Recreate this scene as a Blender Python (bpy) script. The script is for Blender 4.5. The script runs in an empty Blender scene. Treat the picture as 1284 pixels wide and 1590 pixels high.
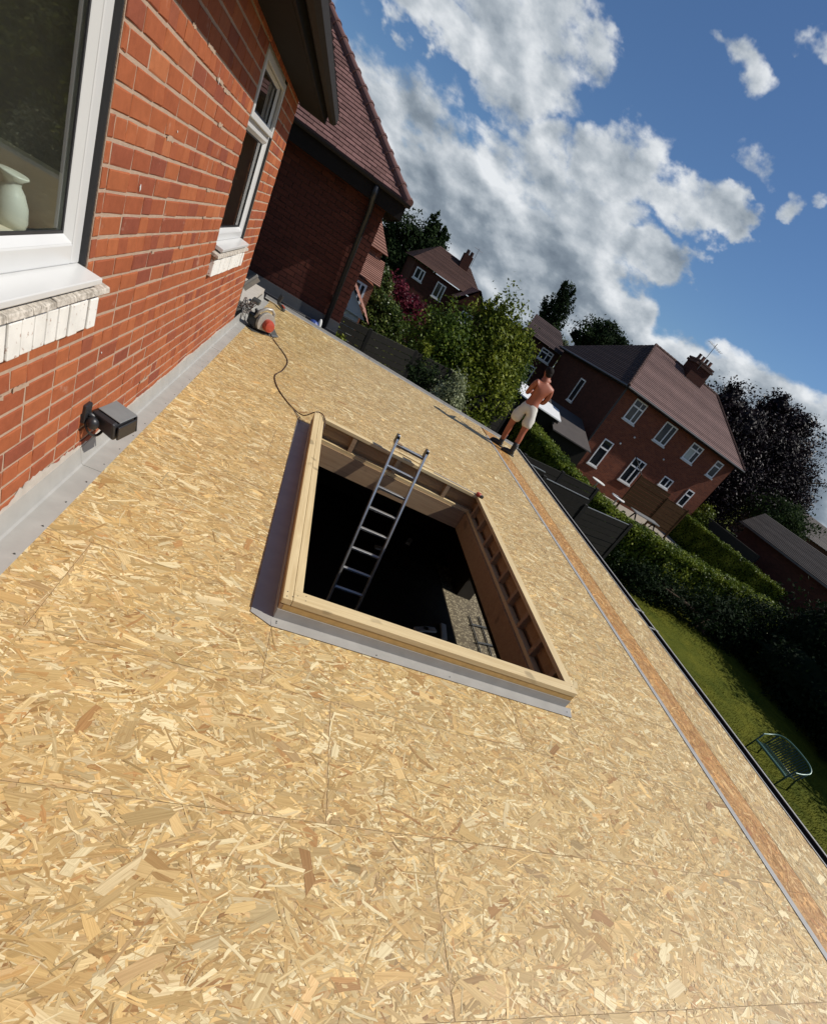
import bpy, math, random
import numpy as np
from mathutils import Vector, Matrix, noise as mnoise

S = bpy.context.scene
COL = S.collection
PI = math.pi
rad = math.radians

# ------------------------------------------------------------------ camera
cam_d = bpy.data.cameras.new('camera')
cam = bpy.data.objects.new('camera', cam_d)
COL.objects.link(cam)
cam_d.sensor_fit = 'HORIZONTAL'
cam_d.sensor_width = 36.0
cam_d.lens = 745.86 / 1284 * 36.0
cam_d.shift_x = -(685.06 - 642) / 1284
cam_d.shift_y = (935.91 - 795) / 1284
cam_d.clip_start = 0.05
cam_d.clip_end = 3000
CM = Matrix(((0.8497504, -0.3204613, -0.41860341, 0.0),
             (-0.15019127, 0.61397105, -0.77490782, 0.0),
             (0.50533834, 0.72134881, 0.47359165, 1.72),
             (0, 0, 0, 1)))
cam.matrix_world = CM
S.camera = cam

# ------------------------------------------------------------------ light
SUN_EL, SUN_AZ = 48.0, -11.5          # azimuth measured from +x towards +y
sd = Vector((math.cos(rad(SUN_EL)) * math.cos(rad(SUN_AZ)), math.cos(rad(SUN_EL)) * math.sin(rad(SUN_AZ)), math.sin(rad(SUN_EL))))
sl = bpy.data.lights.new('sun', 'SUN')
sl.energy = 5.0
sl.angle = rad(0.55)
sl.color = (1.0, 0.945, 0.86)
sun = bpy.data.objects.new('sun', sl)
sun.rotation_euler = sd.to_track_quat('Z', 'Y').to_euler()
COL.objects.link(sun)
S.view_settings.view_transform = 'Standard'
S.view_settings.look = 'None'
S.view_settings.exposure = 0.0
S.view_settings.gamma = 1.0
S.view_settings.use_curve_mapping = False
S.cycles.max_bounces = 6
S.cycles.diffuse_bounces = 3
S.cycles.transparent_max_bounces = 12
SKY_STRENGTH = 0.06

# ------------------------------------------------------------------ node helper
class NT:
    def __init__(s, tree):
        s.t = tree; s.n = tree.nodes; s.l = tree.links
    def new(s, typ, **kw):
        n = s.n.new(typ)
        for k, v in kw.items(): setattr(n, k, v)
        return n
    def put(s, sock, v):
        if isinstance(v, bpy.types.NodeSocket): s.l.new(v, sock)
        elif v is not None: sock.default_value = v
    def math(s, op, a, b=None, c=None, clamp=False):
        n = s.new('ShaderNodeMath', operation=op); n.use_clamp = clamp
        s.put(n.inputs[0], a)
        if b is not None: s.put(n.inputs[1], b)
        if c is not None: s.put(n.inputs[2], c)
        return n.outputs[0]
    def vmath(s, op, a, b=None, scale=None):
        n = s.new('ShaderNodeVectorMath', operation=op)
        s.put(n.inputs[0], a)
        if b is not None: s.put(n.inputs[1], b)
        if scale is not None: s.put(n.inputs['Scale'], scale)
        return n.outputs[0] if op not in ('DOT_PRODUCT', 'LENGTH') else n.outputs['Value']
    def mixc(s, f, a, b, blend='MIX'):
        n = s.new('ShaderNodeMix', data_type='RGBA', blend_type=blend)
        s.put(n.inputs[0], f)
        s.put(n.inputs[6], a if isinstance(a, bpy.types.NodeSocket) else (*a, 1))
        s.put(n.inputs[7], b if isinstance(b, bpy.types.NodeSocket) else (*b, 1))
        return n.outputs[2]
    def noise(s, vec, scale, detail=4, rough=.55, w=None, dist=0.0):
        n = s.new('ShaderNodeTexNoise')
        s.put(n.inputs['Vector'], vec); n.inputs['Scale'].default_value = scale
        n.inputs['Detail'].default_value = detail; n.inputs['Roughness'].default_value = rough
        n.inputs['Distortion'].default_value = dist
        return n.outputs['Fac']
    def ramp(s, f, stops):
        n = s.new('ShaderNodeValToRGB'); s.put(n.inputs[0], f)
        e = n.color_ramp.elements
        while len(e) < len(stops): e.new(.5)
        for i, (p, c) in enumerate(stops):
            e[i].position = p; e[i].color = (*c, 1) if len(c) == 3 else c
        return n.outputs[0]
    def mrange(s, v, a, b, c=0., d=1., smooth=False):
        n = s.new('ShaderNodeMapRange'); n.clamp = True
        if smooth: n.interpolation_type = 'SMOOTHSTEP'
        s.put(n.inputs[0], v)
        for i, x in enumerate((a, b, c, d)): s.put(n.inputs[i + 1], x)
        return n.outputs[0]

# ------------------------------------------------------------------ world: nishita sky with clouds
W = bpy.data.worlds.new('World'); S.world = W; W.use_nodes = True
W.node_tree.nodes.clear()
N = NT(W.node_tree)
out = N.new('ShaderNodeOutputWorld'); bg = N.new('ShaderNodeBackground')
N.l.new(bg.outputs[0], out.inputs[0])
sky = N.new('ShaderNodeTexSky', sky_type='NISHITA')
sky.sun_disc = False; sky.sun_elevation = rad(SUN_EL); sky.sun_rotation = rad(90 - SUN_AZ)
sky.air_density = 1.0; sky.dust_density = 0.4; sky.ozone_density = 2.2
tc = N.new('ShaderNodeTexCoord'); G = tc.outputs['Generated']
sep = N.new('ShaderNodeSeparateXYZ'); N.l.new(G, sep.inputs[0])
X, Y, Z = sep.outputs
az = N.math('MULTIPLY', N.math('ARCTAN2', X, Y), 180 / PI)
el = N.math('MULTIPLY', N.math('ARCSINE', N.math('MINIMUM', N.math('MAXIMUM', Z, -.999), .999)), 180 / PI)
stretch = N.vmath('MULTIPLY', G, (1, 1, 1.7))
big = N.noise(stretch, 4.2, 3, .5)
wa = N.noise(N.vmath('ADD', stretch, (3.1, 7.7, 1.3)), 9.0, 5, .55)
wb = N.noise(N.vmath('ADD', stretch, (9.4, 2.2, 5.9)), 9.0, 5, .55)
azw = N.math('ADD', az, N.math('MULTIPLY', N.math('SUBTRACT', wa, .5), 13.0))
elw = N.math('ADD', el, N.math('MULTIPLY', N.math('SUBTRACT', wb, .5), 7.5))
def ell(a, e, sa, se, amp=1.0):
    da = N.math('DIVIDE', N.math('SUBTRACT', azw, a), sa)
    de = N.math('DIVIDE', N.math('SUBTRACT', elw, e), se)
    r = N.math('ADD', N.math('MULTIPLY', da, da), N.math('MULTIPLY', de, de))
    return N.math('MULTIPLY', N.math('SUBTRACT', 1.0, r), amp)
# cloud bank near the horizon all the way round, its top at a height that varies with bearing
top = N.math('ADD', 10.3, N.math('MULTIPLY', N.math('SUBTRACT', big, .5), 4.0))
top = N.math('ADD', top, N.mrange(az, 6, -10, 0, 2.2))
top = N.math('SUBTRACT', top, N.mrange(az, 28.5, 30.5, 0, 2.9, True))
top = N.math('ADD', top, N.mrange(az, 33, 42, 0, 3.0, True))
band = N.math('DIVIDE', N.math('SUBTRACT', top, elw), 2.2)
band = N.math('MINIMUM', band, 1.6)
blobs = [(6.0, 16.4, 6.6, 3.4), (8.6, 19.5, 4.6, 2.4), (1.0, 14.6, 4.5, 1.9), (18.8, 15.2, 4.6, 2.9), (24.6, 15.6, 4.8, 1.9), (28.6, 17.0, 3.4, 1.5), (26.2, 16.2, 3.6, 1.9),
         (13.5, 11.5, 6.0, 3.6), (20.5, 11.0, 6.5, 3.4), (26.0, 11.6, 4.0, 2.3), (27.4, 20.2, 2.6, 1.1, .6), (32.9, 20.2, 1.3, .9, .5), (23.4, 23.4, 2.2, 1.0, .5), (28.4, 26.0, 2.0, .9, .5),
         (-8, 20, 9, 4), (52, 24, 8, 3), (-35, 28, 14, 6), (85, 26, 12, 5), (130, 22, 16, 6), (180, 30, 20, 8), (-90, 30, 22, 9), (-140, 24, 20, 7)]
cov = band
for b in blobs:
    cov = N.math('MAXIMUM', cov, ell(*b))
cov = N.math('MAXIMUM', cov, -1.2)
def billow(off):
    v = N.vmath('ADD', stretch, off)
    return N.math('ADD', N.math('MULTIPLY', N.noise(v, 6.0, 3, .5), .66), N.math('MULTIPLY', N.noise(v, 17, 5, .56), .34))
n0 = billow((0, 0, 0))
n1 = billow((0.016, -0.004, 0.028))
fine = N.noise(stretch, 42, 6, .62)
d0 = N.math('ADD', N.math('MULTIPLY', cov, .62), N.math('MULTIPLY', N.math('SUBTRACT', n0, .5), 2.0))
d0 = N.math('ADD', d0, N.math('MULTIPLY', N.math('SUBTRACT', fine, .5), .40))
alpha = N.mrange(d0, -.10, .36, 0, 1, True)
# sun-facing side of each billow bright, thick parts and undersides grey
lit = N.math('MULTIPLY', N.math('SUBTRACT', n0, n1), 3.4)
thick = N.mrange(d0, .12, 1.0, 0, 1, True)
shade = N.math('ADD', N.math('SUBTRACT', .74, N.math('MULTIPLY', thick, .34)), lit)
shade = N.math('ADD', shade, N.math('MULTIPLY', N.math('SUBTRACT', fine, .5), .22), clamp=True)
ccol = N.ramp(shade, [(0, (.16, .20, .25)), (.28, (.25, .30, .355)), (.60, (.46, .51, .56)), (1, (.80, .83, .86))])
ccol = N.vmath('SCALE', ccol, scale=1.0 / SKY_STRENGTH)
skyc = N.mixc(1.0, sky.outputs[0], (.87, 1.12, 1.40), 'MULTIPLY')
final = N.mixc(alpha, skyc, ccol)
N.l.new(final, bg.inputs[0]); bg.inputs[1].default_value = SKY_STRENGTH

# ------------------------------------------------------------------ materials
MAT = {}
def mat(name):
    m = bpy.data.materials.new(name); m.use_nodes = True
    t = NT(m.node_tree); b = t.n['Principled BSDF']
    MAT[name] = m
    return m, t, b
def bump(t, b, h, strength=.4, dist=.01):
    n = t.new('ShaderNodeBump'); n.inputs['Strength'].default_value = strength; n.inputs['Distance'].default_value = dist
    t.put(n.inputs['Height'], h); t.l.new(n.outputs[0], b.inputs['Normal'])
def coord(t, kind='Object'):
    return t.new('ShaderNodeTexCoord').outputs[kind]
def gpos(t):
    return t.new('ShaderNodeNewGeometry').outputs['Position']
def simple(name, c, rough=.7, metal=0., var=.18, scale=12., spec=.5, bmp=.0, bscale=60.):
    m, t, b = mat(name)
    p = gpos(t)
    f = t.noise(p, scale, 5, .6)
    col = t.mixc(f, tuple(max(0, x * (1 - var)) for x in c), tuple(x * (1 + var) for x in c))
    t.l.new(col, b.inputs['Base Color'])
    b.inputs['Roughness'].default_value = rough; b.inputs['Metallic'].default_value = metal
    b.inputs['Specular IOR Level'].default_value = spec if rough < .75 else .12
    if bmp: bump(t, b, t.noise(p, bscale, 4), bmp, .004)
    return m

# OSB flakes: colour per flake, grain along the flake
def osb(name, tint, sat=1.0):
    m, t, b = mat(name)
    a = t.new('ShaderNodeAttribute', attribute_name='tone')
    uv = t.new('ShaderNodeUVMap', uv_map='grain').outputs[0]
    g = t.noise(t.vmath('MULTIPLY', uv, (4, 160, 1)), 1.0, 4, .65)
    g2 = t.noise(t.vmath('MULTIPLY', uv, (14, 420, 1)), 1.0, 2, .5)
    c = t.mixc(t.mrange(g, .3, .72), (.74, .69, .60), (1.14, 1.14, 1.12))
    c = t.mixc(1.0, c, a.outputs['Color'], 'MULTIPLY')
    c = t.mixc(t.mrange(g2, .56, .76, 0, .45), c, (.30, .17, .07))
    wp = gpos(t)
    spot = t.noise(wp, 95, 2, .5)
    c = t.mixc(t.mrange(spot, .74, .80, 0, .75), c, (.12, .06, .025))
    blotch = t.noise(wp, 1.3, 3, .6)
    c = t.mixc(1.0, c, t.mixc(blotch, (.90, .88, .85), (1.10, 1.11, 1.13)), 'MULTIPLY')
    c = t.mixc(1.0, c, tint, 'MULTIPLY')
    t.l.new(c, b.inputs['Base Color'])
    b.inputs['Roughness'].default_value = .48
    b.inputs['Specular IOR Level'].default_value = .35
    bump(t, b, g, .25, .002)
    return m
osb('osb', (1, 1, 1)); osb('osb_dark', (.88, .66, .46))

def timber(name, c1, c2, axis=0):
    m, t, b = mat(name)
    p = coord(t)
    sc = [(1.2, 30, 30), (30, 1.2, 30), (30, 30, 1.2)][axis]
    v = t.vmath('MULTIPLY', p, sc)
    g = t.noise(v, 1.0, 5, .6, dist=1.2)
    g2 = t.noise(t.vmath('MULTIPLY', p, tuple(s * 3 for s in sc)), 1.0, 3)
    c = t.mixc(t.mrange(g, .3, .7), c1, c2)
    c = t.mixc(t.mrange(g2, .58, .75, 0, .3), c, tuple(x * .55 for x in c1))
    k = t.noise(p, 7.0, 1, .4)
    c = t.mixc(t.mrange(k, .70, .76, 0, .55), c, tuple(x * .35 for x in c1))
    t.l.new(c, b.inputs['Base Color']); b.inputs['Roughness'].default_value = .62
    bump(t, b, g2, .2, .002)
    return m
timber('timber_y', (.50, .37, .185), (.66, .53, .30), 1); timber('timber_x', (.50, .37, .185), (.66, .53, .30), 0)
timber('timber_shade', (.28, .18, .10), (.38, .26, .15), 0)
timber('ply', (.26, .155, .075), (.36, .23, .115), 0)

# single brick
def brick_mat(name, stops, wear=.5):
    m, t, b = mat(name)
    oi = t.new('ShaderNodeObjectInfo').outputs['Random']
    at = t.new('ShaderNodeAttribute', attribute_name='tone')
    r = t.math('FRACT', t.math('ADD', oi, at.outputs['Fac']))
    c = t.ramp(r, stops)
    p = gpos(t)
    n = t.noise(p, 22, 6, .65)
    c = t.mixc(1.0, c, t.mixc(n, (.66, .62, .60), (1.22, 1.2, 1.18)), 'MULTIPLY')
    s = t.noise(p, 9, 4, .6)
    c = t.mixc(t.mrange(s, .66, .78, 0, wear), c, (.50, .36, .28))
    pits = t.noise(p, 130, 3, .6)
    c = t.mixc(t.mrange(pits, .66, .74, 0, .7), c, (.05, .02, .015))
    t.l.new(c, b.inputs['Base Color']); b.inputs['Roughness'].default_value = .82
    b.inputs['Specular IOR Level'].default_value = .15
    bump(t, b, t.noise(p, 160, 4, .7), .35, .004)
    return m
brick_mat('brick', [(0, (.28, .082, .040)), (.2, (.325, .098, .042)), (.45, (.37, .120, .050)), (.7, (.31, .092, .042)), (.94, (.23, .066, .040)), (1, (.42, .15, .065))])
brick_mat('brick_dark', [(0, (.062, .022, .018)), (.4, (.085, .029, .022)), (.8, (.072, .025, .020)), (1, (.105, .036, .026))], .2)  # wing brick, shade under the eaves put into a darker colour
simple('osb_edge', (.50, .33, .13), .8, var=.3, scale=26)
simple('lamp_lens', (.17, .18, .18), .35)
simple('mortar', (.39, .285, .21), .95, var=.25, scale=30, bmp=.6, bscale=180)
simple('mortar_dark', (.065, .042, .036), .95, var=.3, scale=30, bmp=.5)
m, t, b = mat('paint_brick')
p = gpos(t); n = t.noise(p, 38, 6, .7)
c = t.mixc(t.mrange(n, .60, .66), (.74, .73, .69), (.30, .15, .10)); n2 = t.noise(p, 8, 4)
c = t.mixc(t.mrange(n2, .45, .75, 0, .35), c, (.42, .41, .38))
t.l.new(c, b.inputs['Base Color']); b.inputs['Roughness'].default_value = .6
bump(t, b, n, .4, .004)
m, t, b = mat('sill_stone')
p = gpos(t); n = t.noise(p, 30, 6, .7); n2 = t.noise(p, 70, 3, .7)
c = t.mixc(t.mrange(n, .38, .62), (.26, .23, .19), (.58, .53, .46)); c = t.mixc(t.mrange(n2, .60, .68, 0, .8), c, (.11, .09, .07))
t.l.new(c, b.inputs['Base Color']); b.inputs['Roughness'].default_value = .85
bump(t, b, n2, .6, .006)

# brick texture for walls too far off to show single bricks
def far_brick(name, c1, c2, mort, axis):
    m, t, b = mat(name)
    p = gpos(t); s = t.new('ShaderNodeSeparateXYZ'); t.l.new(p, s.inputs[0])
    cb = t.new('ShaderNodeCombineXYZ'); t.l.new(s.outputs[0 if axis == 'x' else 1], cb.inputs[0]); t.l.new(s.outputs[2], cb.inputs[1])
    bt = t.new('ShaderNodeTexBrick'); t.l.new(cb.outputs[0], bt.inputs['Vector'])
    bt.inputs['Scale'].default_value = 1; bt.inputs['Brick Width'].default_value = .235; bt.inputs['Row Height'].default_value = .085
    bt.inputs['Mortar Size'].default_value = .006; bt.inputs['Color1'].default_value = (*c1, 1); bt.inputs['Color2'].default_value = (*c2, 1)
    bt.inputs['Mortar'].default_value = (*mort, 1)
    n = t.noise(p, .8, 5, .6)
    c = t.mixc(1.0, bt.outputs[0], t.mixc(n, (.65, .62, .62), (1.25, 1.25, 1.2)), 'MULTIPLY')
    t.l.new(c, b.inputs['Base Color']); b.inputs['Roughness'].default_value = .9; b.inputs['Specular IOR Level'].default_value = .12
    bump(t, b, bt.outputs['Fac'], -.4, .01)
for ax in 'xy':
    far_brick('far_brick_' + ax, (.20, .064, .036), (.13, .042, .028), (.17, .10, .07), ax)
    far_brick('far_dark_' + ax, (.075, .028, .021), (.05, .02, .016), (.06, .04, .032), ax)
    far_brick('far_red_' + ax, (.27, .10, .06), (.21, .08, .05), (.32, .2, .14), ax)

def tiles(name, c1, c2, moss=.2):
    m, t, b = mat(name)
    p = gpos(t)
    at = t.new('ShaderNodeAttribute', attribute_name='tone')
    n = t.noise(p, 1.2, 6, .65); n2 = t.noise(p, 9, 4, .6)
    c = t.mixc(t.mrange(at.outputs['Fac'], 0, 1), c1, c2)
    c = t.mixc(1.0, c, t.mixc(n, (.7, .7, .7), (1.25, 1.22, 1.2)), 'MULTIPLY')
    c = t.mixc(t.mrange(n2, .62, .75, 0, moss), c, (.10, .10, .055))
    t.l.new(c, b.inputs['Base Color']); b.inputs['Roughness'].default_value = .8; b.inputs['Specular IOR Level'].default_value = .15
    bump(t, b, t.noise(p, 60, 3), .3, .006)
tiles('tile_wing', (.120, .066, .060), (.185, .102, .094)); tiles('tile_house', (.135, .086, .080), (.195, .128, .118), .25)
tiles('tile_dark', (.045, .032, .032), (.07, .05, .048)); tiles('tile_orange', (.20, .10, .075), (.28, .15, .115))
tiles('tile_garage', (.055, .048, .046), (.09, .08, .075)); tiles('tile_brown', (.06, .035, .03), (.095, .055, .046))

simple('lead', (.33, .32, .295), .45, 0.0, .22, 7, .5, .35, 9)
simple('lead_wall', (.085, .09, .097), .5, 0.0, .2, 6)
simple('felt', (.035, .036, .042), .8, var=.3, scale=8, bmp=.3)
simple('upvc', (.58, .58, .57), .28, var=.035, scale=6)
simple('upvc_cream', (.50, .46, .34), .4, var=.1, scale=6)
simple('upvc_far', (.74, .74, .74), .4, var=.05)
simple('gasket', (.02, .02, .022), .5)
simple('gutter', (.028, .026, .026), .8, var=.2)
simple('black_plastic', (.018, .018, .02), .4, bmp=.1)
simple('fascia', (.012, .011, .011), .85, var=.4, scale=9)  # colour lowered to carry the shade under the eaves
simple('aluminium', (.62, .62, .60), .33, .9, .12, 30)
simple('concrete', (.44, .40, .35), .9, var=.25, scale=14, bmp=.5)
simple('concrete_dark', (.032, .030, .027), .9, var=.3, scale=10, bmp=.4)
simple('fence_wood', (.015, .014, .012), .85, var=.35, scale=7, bmp=.3)  # near black: shade on the fences is put into the wood colour
simple('fence_brown', (.055, .028, .011), .85, var=.35, scale=7)
simple('interior', (.045, .038, .030), .95, var=.4, scale=3)  # darkened to imitate the unlit room despite bounced light
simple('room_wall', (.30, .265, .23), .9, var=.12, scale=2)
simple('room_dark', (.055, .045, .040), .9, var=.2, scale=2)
simple('room_sill', (.62, .56, .44), .7, var=.08, scale=3)
simple('ceramic', (.48, .50, .44), .35, var=.1)
simple('skin', (.31, .092, .045), .55, var=.12, scale=9)
simple('hair', (.014, .011, .010), .8)
simple('shorts', (.56, .54, .49), .9, var=.1, scale=14, bmp=.4, bscale=22)
simple('boot', (.012, .012, .013), .6)
simple('red_plastic', (.36, .05, .025), .4, var=.2, scale=60)
simple('grey_metal', (.36, .34, .30), .42, .35, .2, 40)
simple('dark_metal', (.10, .10, .095), .45, .5)
simple('cord', (.05, .022, .015), .6)
simple('cord_grey', (.16, .15, .14), .6)
simple('green_metal', (.012, .045, .036), .35, .1, .15)
simple('green_highlight', (.085, .17, .14), .35, .1, .1)  # lighter green for the rails, imitating a highlight on the metal
simple('render_white', (.60, .60, .58), .8, var=.1, scale=4)
simple('curtain', (.42, .46, .44), .8, var=.15)
simple('bark', (.07, .05, .035), .95, var=.35, scale=14, bmp=.5)
simple('metal_roof', (.75, .75, .74), .35, 0, .1, 4)
simple('tube_rail', (.35, .36, .36), .4, .6)
simple('blue_plastic', (.03, .06, .22), .4)
simple('flower', (.55, .25, .05), .7, var=.5, scale=20)
simple('paver', (.27, .24, .20), .9, var=.25, scale=7, bmp=.4)

m, t, b = mat('grit')
p = gpos(t)
v = t.new('ShaderNodeTexVoronoi'); t.l.new(p, v.inputs['Vector']); v.inputs['Scale'].default_value = 22
c = t.ramp(v.outputs['Color'], [(0, (.16, .13, .08)), (.5, (.34, .29, .18)), (1, (.55, .48, .32))])
c = t.mixc(t.mrange(v.outputs['Distance'], .0, .6), c, (.10, .08, .05))
t.l.new(c, b.inputs['Base Color']); b.inputs['Roughness'].default_value = .95
bump(t, b, v.outputs['Distance'], -.8, .02)

m, t, b = mat('glass')
b.inputs['Base Color'].default_value = (.02, .025, .03, 1); b.inputs['Roughness'].default_value = .03
tr = t.new('ShaderNodeBsdfTransparent'); tr.inputs[0].default_value = (.92, .95, .94, 1)
gl = t.new('ShaderNodeBsdfGlossy'); gl.inputs['Roughness'].default_value = .015
fr = t.new('ShaderNodeFresnel'); fr.inputs[0].default_value = 1.5
ms = t.new('ShaderNodeMixShader'); bf_ = t.new('ShaderNodeNewGeometry').outputs['Backfacing']; ff = t.math('MULTIPLY', fr.outputs[0], t.math('SUBTRACT', 1.0, bf_), clamp=True)
t.l.new(ff, ms.inputs[0]); t.l.new(tr.outputs[0], ms.inputs[1]); t.l.new(gl.outputs[0], ms.inputs[2])
t.l.new(ms.outputs[0], t.n['Material Output'].inputs[0])
m, t, b = mat('far_glass')
b.inputs['Base Color'].default_value = (.018, .022, .026, 1); b.inputs['Roughness'].default_value = .06
m, t, b = mat('lens_glass')
b.inputs['Base Color'].default_value = (.055, .06, .062, 1); b.inputs['Roughness'].default_value = .2

m, t, b = mat('grass')
p = gpos(t); n = t.noise(p, 1.1, 5, .65); n2 = t.noise(p, 40, 3, .7)
at = t.new('ShaderNodeAttribute', attribute_name='tone')
c = t.mixc(t.mrange(n, .35, .7), (.055, .070, .004), (.120, .120, .010))
c = t.mixc(1.0, c, t.mixc(n2, (.55, .55, .5), (1.35, 1.35, 1.3)), 'MULTIPLY')
t.l.new(c, b.inputs['Base Color']); b.inputs['Roughness'].default_value = .9; b.inputs['Specular IOR Level'].default_value = .1
bump(t, b, n2, .8, .03)
m, t, b = mat('soil')
p = gpos(t); n = t.noise(p, 3, 6, .7)
t.l.new(t.mixc(n, (.045, .042, .015), (.10, .085, .035)), b.inputs['Base Color']); b.inputs['Roughness'].default_value = 1
def leafmat(name, c1, c2, c3=None, rough=.5, trans=.25):
    m, t, b = mat(name)
    at = t.new('ShaderNodeAttribute', attribute_name='tone')
    st = [(0, c1), (.6, c2), (1, c3 or c2)]
    c = t.ramp(at.outputs['Fac'], st)
    t.l.new(c, b.inputs['Base Color']); b.inputs['Roughness'].default_value = rough; b.inputs['Specular IOR Level'].default_value = .12
    tl = t.new('ShaderNodeBsdfTranslucent'); t.l.new(c, tl.inputs[0])
    ms = t.new('ShaderNodeMixShader'); ms.inputs[0].default_value = trans
    t.l.new(b.outputs[0], ms.inputs[1]); t.l.new(tl.outputs[0], ms.inputs[2]); t.l.new(ms.outputs[0], t.n['Material Output'].inputs[0])
leafmat('leaf_green', (.025, .052, .008), (.095, .140, .016), (.19, .23, .03))
leafmat('leaf_yellow', (.042, .068, .008), (.145, .175, .018), (.27, .29, .04))
leafmat('leaf_dark', (.005, .012, .004), (.015, .029, .009), (.036, .060, .018), .85)
leafmat('leaf_hedge', (.030, .055, .006), (.115, .150, .014), (.22, .25, .035))
leafmat('leaf_purple', (.004, .003, .005), (.014, .009, .012), (.045, .028, .034), .5, .12)
leafmat('leaf_red', (.045, .006, .014), (.12, .014, .028), (.20, .04, .05))
leafmat('leaf_pale', (.08, .10, .045), (.32, .35, .19), (.55, .57, .40))
leafmat('leaf_gloss', (.018, .035, .010), (.07, .10, .02), (.25, .27, .10), .3)

# ------------------------------------------------------------------ object helpers
def tag(o, label=None, cat=None, group=None, kind=None):
    if label: o['label'] = label
    if cat: o['category'] = cat
    if group: o['group'] = group
    if kind: o['kind'] = kind
    return o
ORG = {}
def thing(name, label, cat, loc=(0, 0, 0), group=None):
    o = bpy.data.objects.new(name, None); COL.objects.link(o)
    o.location = loc; o.empty_display_size = .2; ORG[o] = Vector(loc)
    return tag(o, label, cat, group)
def link(name, me, mt, parent=None, org=None, smooth=False):
    o = bpy.data.objects.new(name, me); COL.objects.link(o)
    if mt and not me.materials: me.materials.append(MAT[mt])
    if smooth: me.polygons.foreach_set('use_smooth', [True] * len(me.polygons))
    if parent: o.parent = parent
    ORG[o] = org if org is not None else Vector((0, 0, 0))
    return o
class MB:
    def __init__(s): s.v = []; s.f = []; s.tone = []; s.m = Matrix.Identity(4); s.tv = .5
    def add(s, vs, fs):
        n = len(s.v); s.v += [tuple(s.m @ Vector(v)) for v in vs]; s.f += [tuple(i + n for i in f) for f in fs]; s.tone += [s.tv] * len(fs)
        return s
    def box(s, a, b):
        x0, x1 = sorted((a[0], b[0])); y0, y1 = sorted((a[1], b[1])); z0, z1 = sorted((a[2], b[2]))
        return s.add([(x0, y0, z0), (x1, y0, z0), (x1, y1, z0), (x0, y1, z0), (x0, y0, z1), (x1, y0, z1), (x1, y1, z1), (x0, y1, z1)],
              [(0, 3, 2, 1), (4, 5, 6, 7), (0, 1, 5, 4), (1, 2, 6, 5), (2, 3, 7, 6), (3, 0, 4, 7)])
    def bar(s, a, b, w, h, up=(0, 0, 1)):
        a = Vector(a); b = Vector(b); d = (b - a).normalized(); u = Vector(up)
        r = d.cross(u)
        if r.length < 1e-4: r = d.cross(Vector((1, 0, 0)))
        r.normalize(); u = r.cross(d)
        P = [q + r * (i * w / 2) + u * (j * h / 2) for q in (a, b) for i, j in ((-1, -1), (1, -1), (1, 1), (-1, 1))]
        return s.add(P, [(0, 3, 2, 1), (4, 5, 6, 7), (0, 1, 5, 4), (1, 2, 6, 5), (2, 3, 7, 6), (3, 0, 4, 7)])
    def tube(s, pts, r, n=8, cap=True):
        pts = [Vector(p) for p in pts]; rs = r if isinstance(r, (list, tuple)) else [r] * len(pts)
        vs = []; fs = []
        prev = None
        for i, p in enumerate(pts):
            d = (pts[min(i + 1, len(pts) - 1)] - pts[max(i - 1, 0)]).normalized()
            if prev is None:
                a = d.cross(Vector((0, 0, 1)))
                if a.length < 1e-3: a = d.cross(Vector((1, 0, 0)))
            else: a = prev - d * prev.dot(d)
            a.normalize(); prev = a; c = d.cross(a)
            for k in range(n):
                t_ = 2 * PI * k / n; vs.append(p + (a * math.cos(t_) + c * math.sin(t_)) * rs[i])
        for i in range(len(pts) - 1):
            for k in range(n):
                k2 = (k + 1) % n; fs.append((i * n + k, i * n + k2, (i + 1) * n + k2, (i + 1) * n + k))
        if cap:
            fs.append(tuple(range(n))[::-1]); fs.append(tuple((len(pts) - 1) * n + k for k in range(n)))
        return s.add(vs, fs)
    def prism(s, poly, d):          # polygon of 3d points extruded along vector d
        n = len(poly); d = Vector(d); vs = [Vector(p) for p in poly] + [Vector(p) + d for p in poly]
        return s.add(vs, [tuple(range(n))[::-1], tuple(range(n, 2 * n))] + [(i, (i + 1) % n, (i + 1) % n + n, i + n) for i in range(n)])
    def lathe(s, prof, c, n=20, ax=(0, 0, 1)):
        q = Vector(ax).to_track_quat('Z', 'Y').to_matrix(); c = Vector(c); vs = []; fs = []
        for r, z in prof:
            for k in range(n): vs.append(c + q @ Vector((r * math.cos(2 * PI * k / n), r * math.sin(2 * PI * k / n), z)))
        for i in range(len(prof) - 1):
            for k in range(n): fs.append((i * n + k, i * n + (k + 1) % n, (i + 1) * n + (k + 1) % n, (i + 1) * n + k))
        return s.add(vs, fs)
    def ball(s, c, r, n=12, sc=(1, 1, 1)):
        prof = [(max(.001, r * math.sin(PI * i / n)), -r * math.cos(PI * i / n)) for i in range(n + 1)]
        o = s.m; s.m = o @ Matrix.Translation(c) @ Matrix.Diagonal((*sc, 1)); s.lathe(prof, (0, 0, 0), n); s.m = o
        return s
    def build(s, name, mt, parent=None, smooth=False, bevel=0., stuff=False, label=None):
        off = ORG[parent] if parent else Vector((0, 0, 0))
        me = bpy.data.meshes.new(name); me.from_pydata([tuple(Vector(v) - off) for v in s.v], [], s.f); me.update()
        a = me.attributes.new('tone', 'FLOAT', 'FACE'); a.data.foreach_set('value', s.tone)
        o = link(name, me, mt, parent, off, smooth)
        if bevel:
            b = o.modifiers.new('bevel', 'BEVEL'); b.width = bevel; b.segments = 2; b.limit_method = 'ANGLE'
        if stuff: o['kind'] = 'stuff'
        if label: o['label'] = label
        return o
def box(name, mt, a, b, parent=None, bevel=0., **k): return MB().box(a, b).build(name, mt, parent, bevel=bevel, **k)
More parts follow.
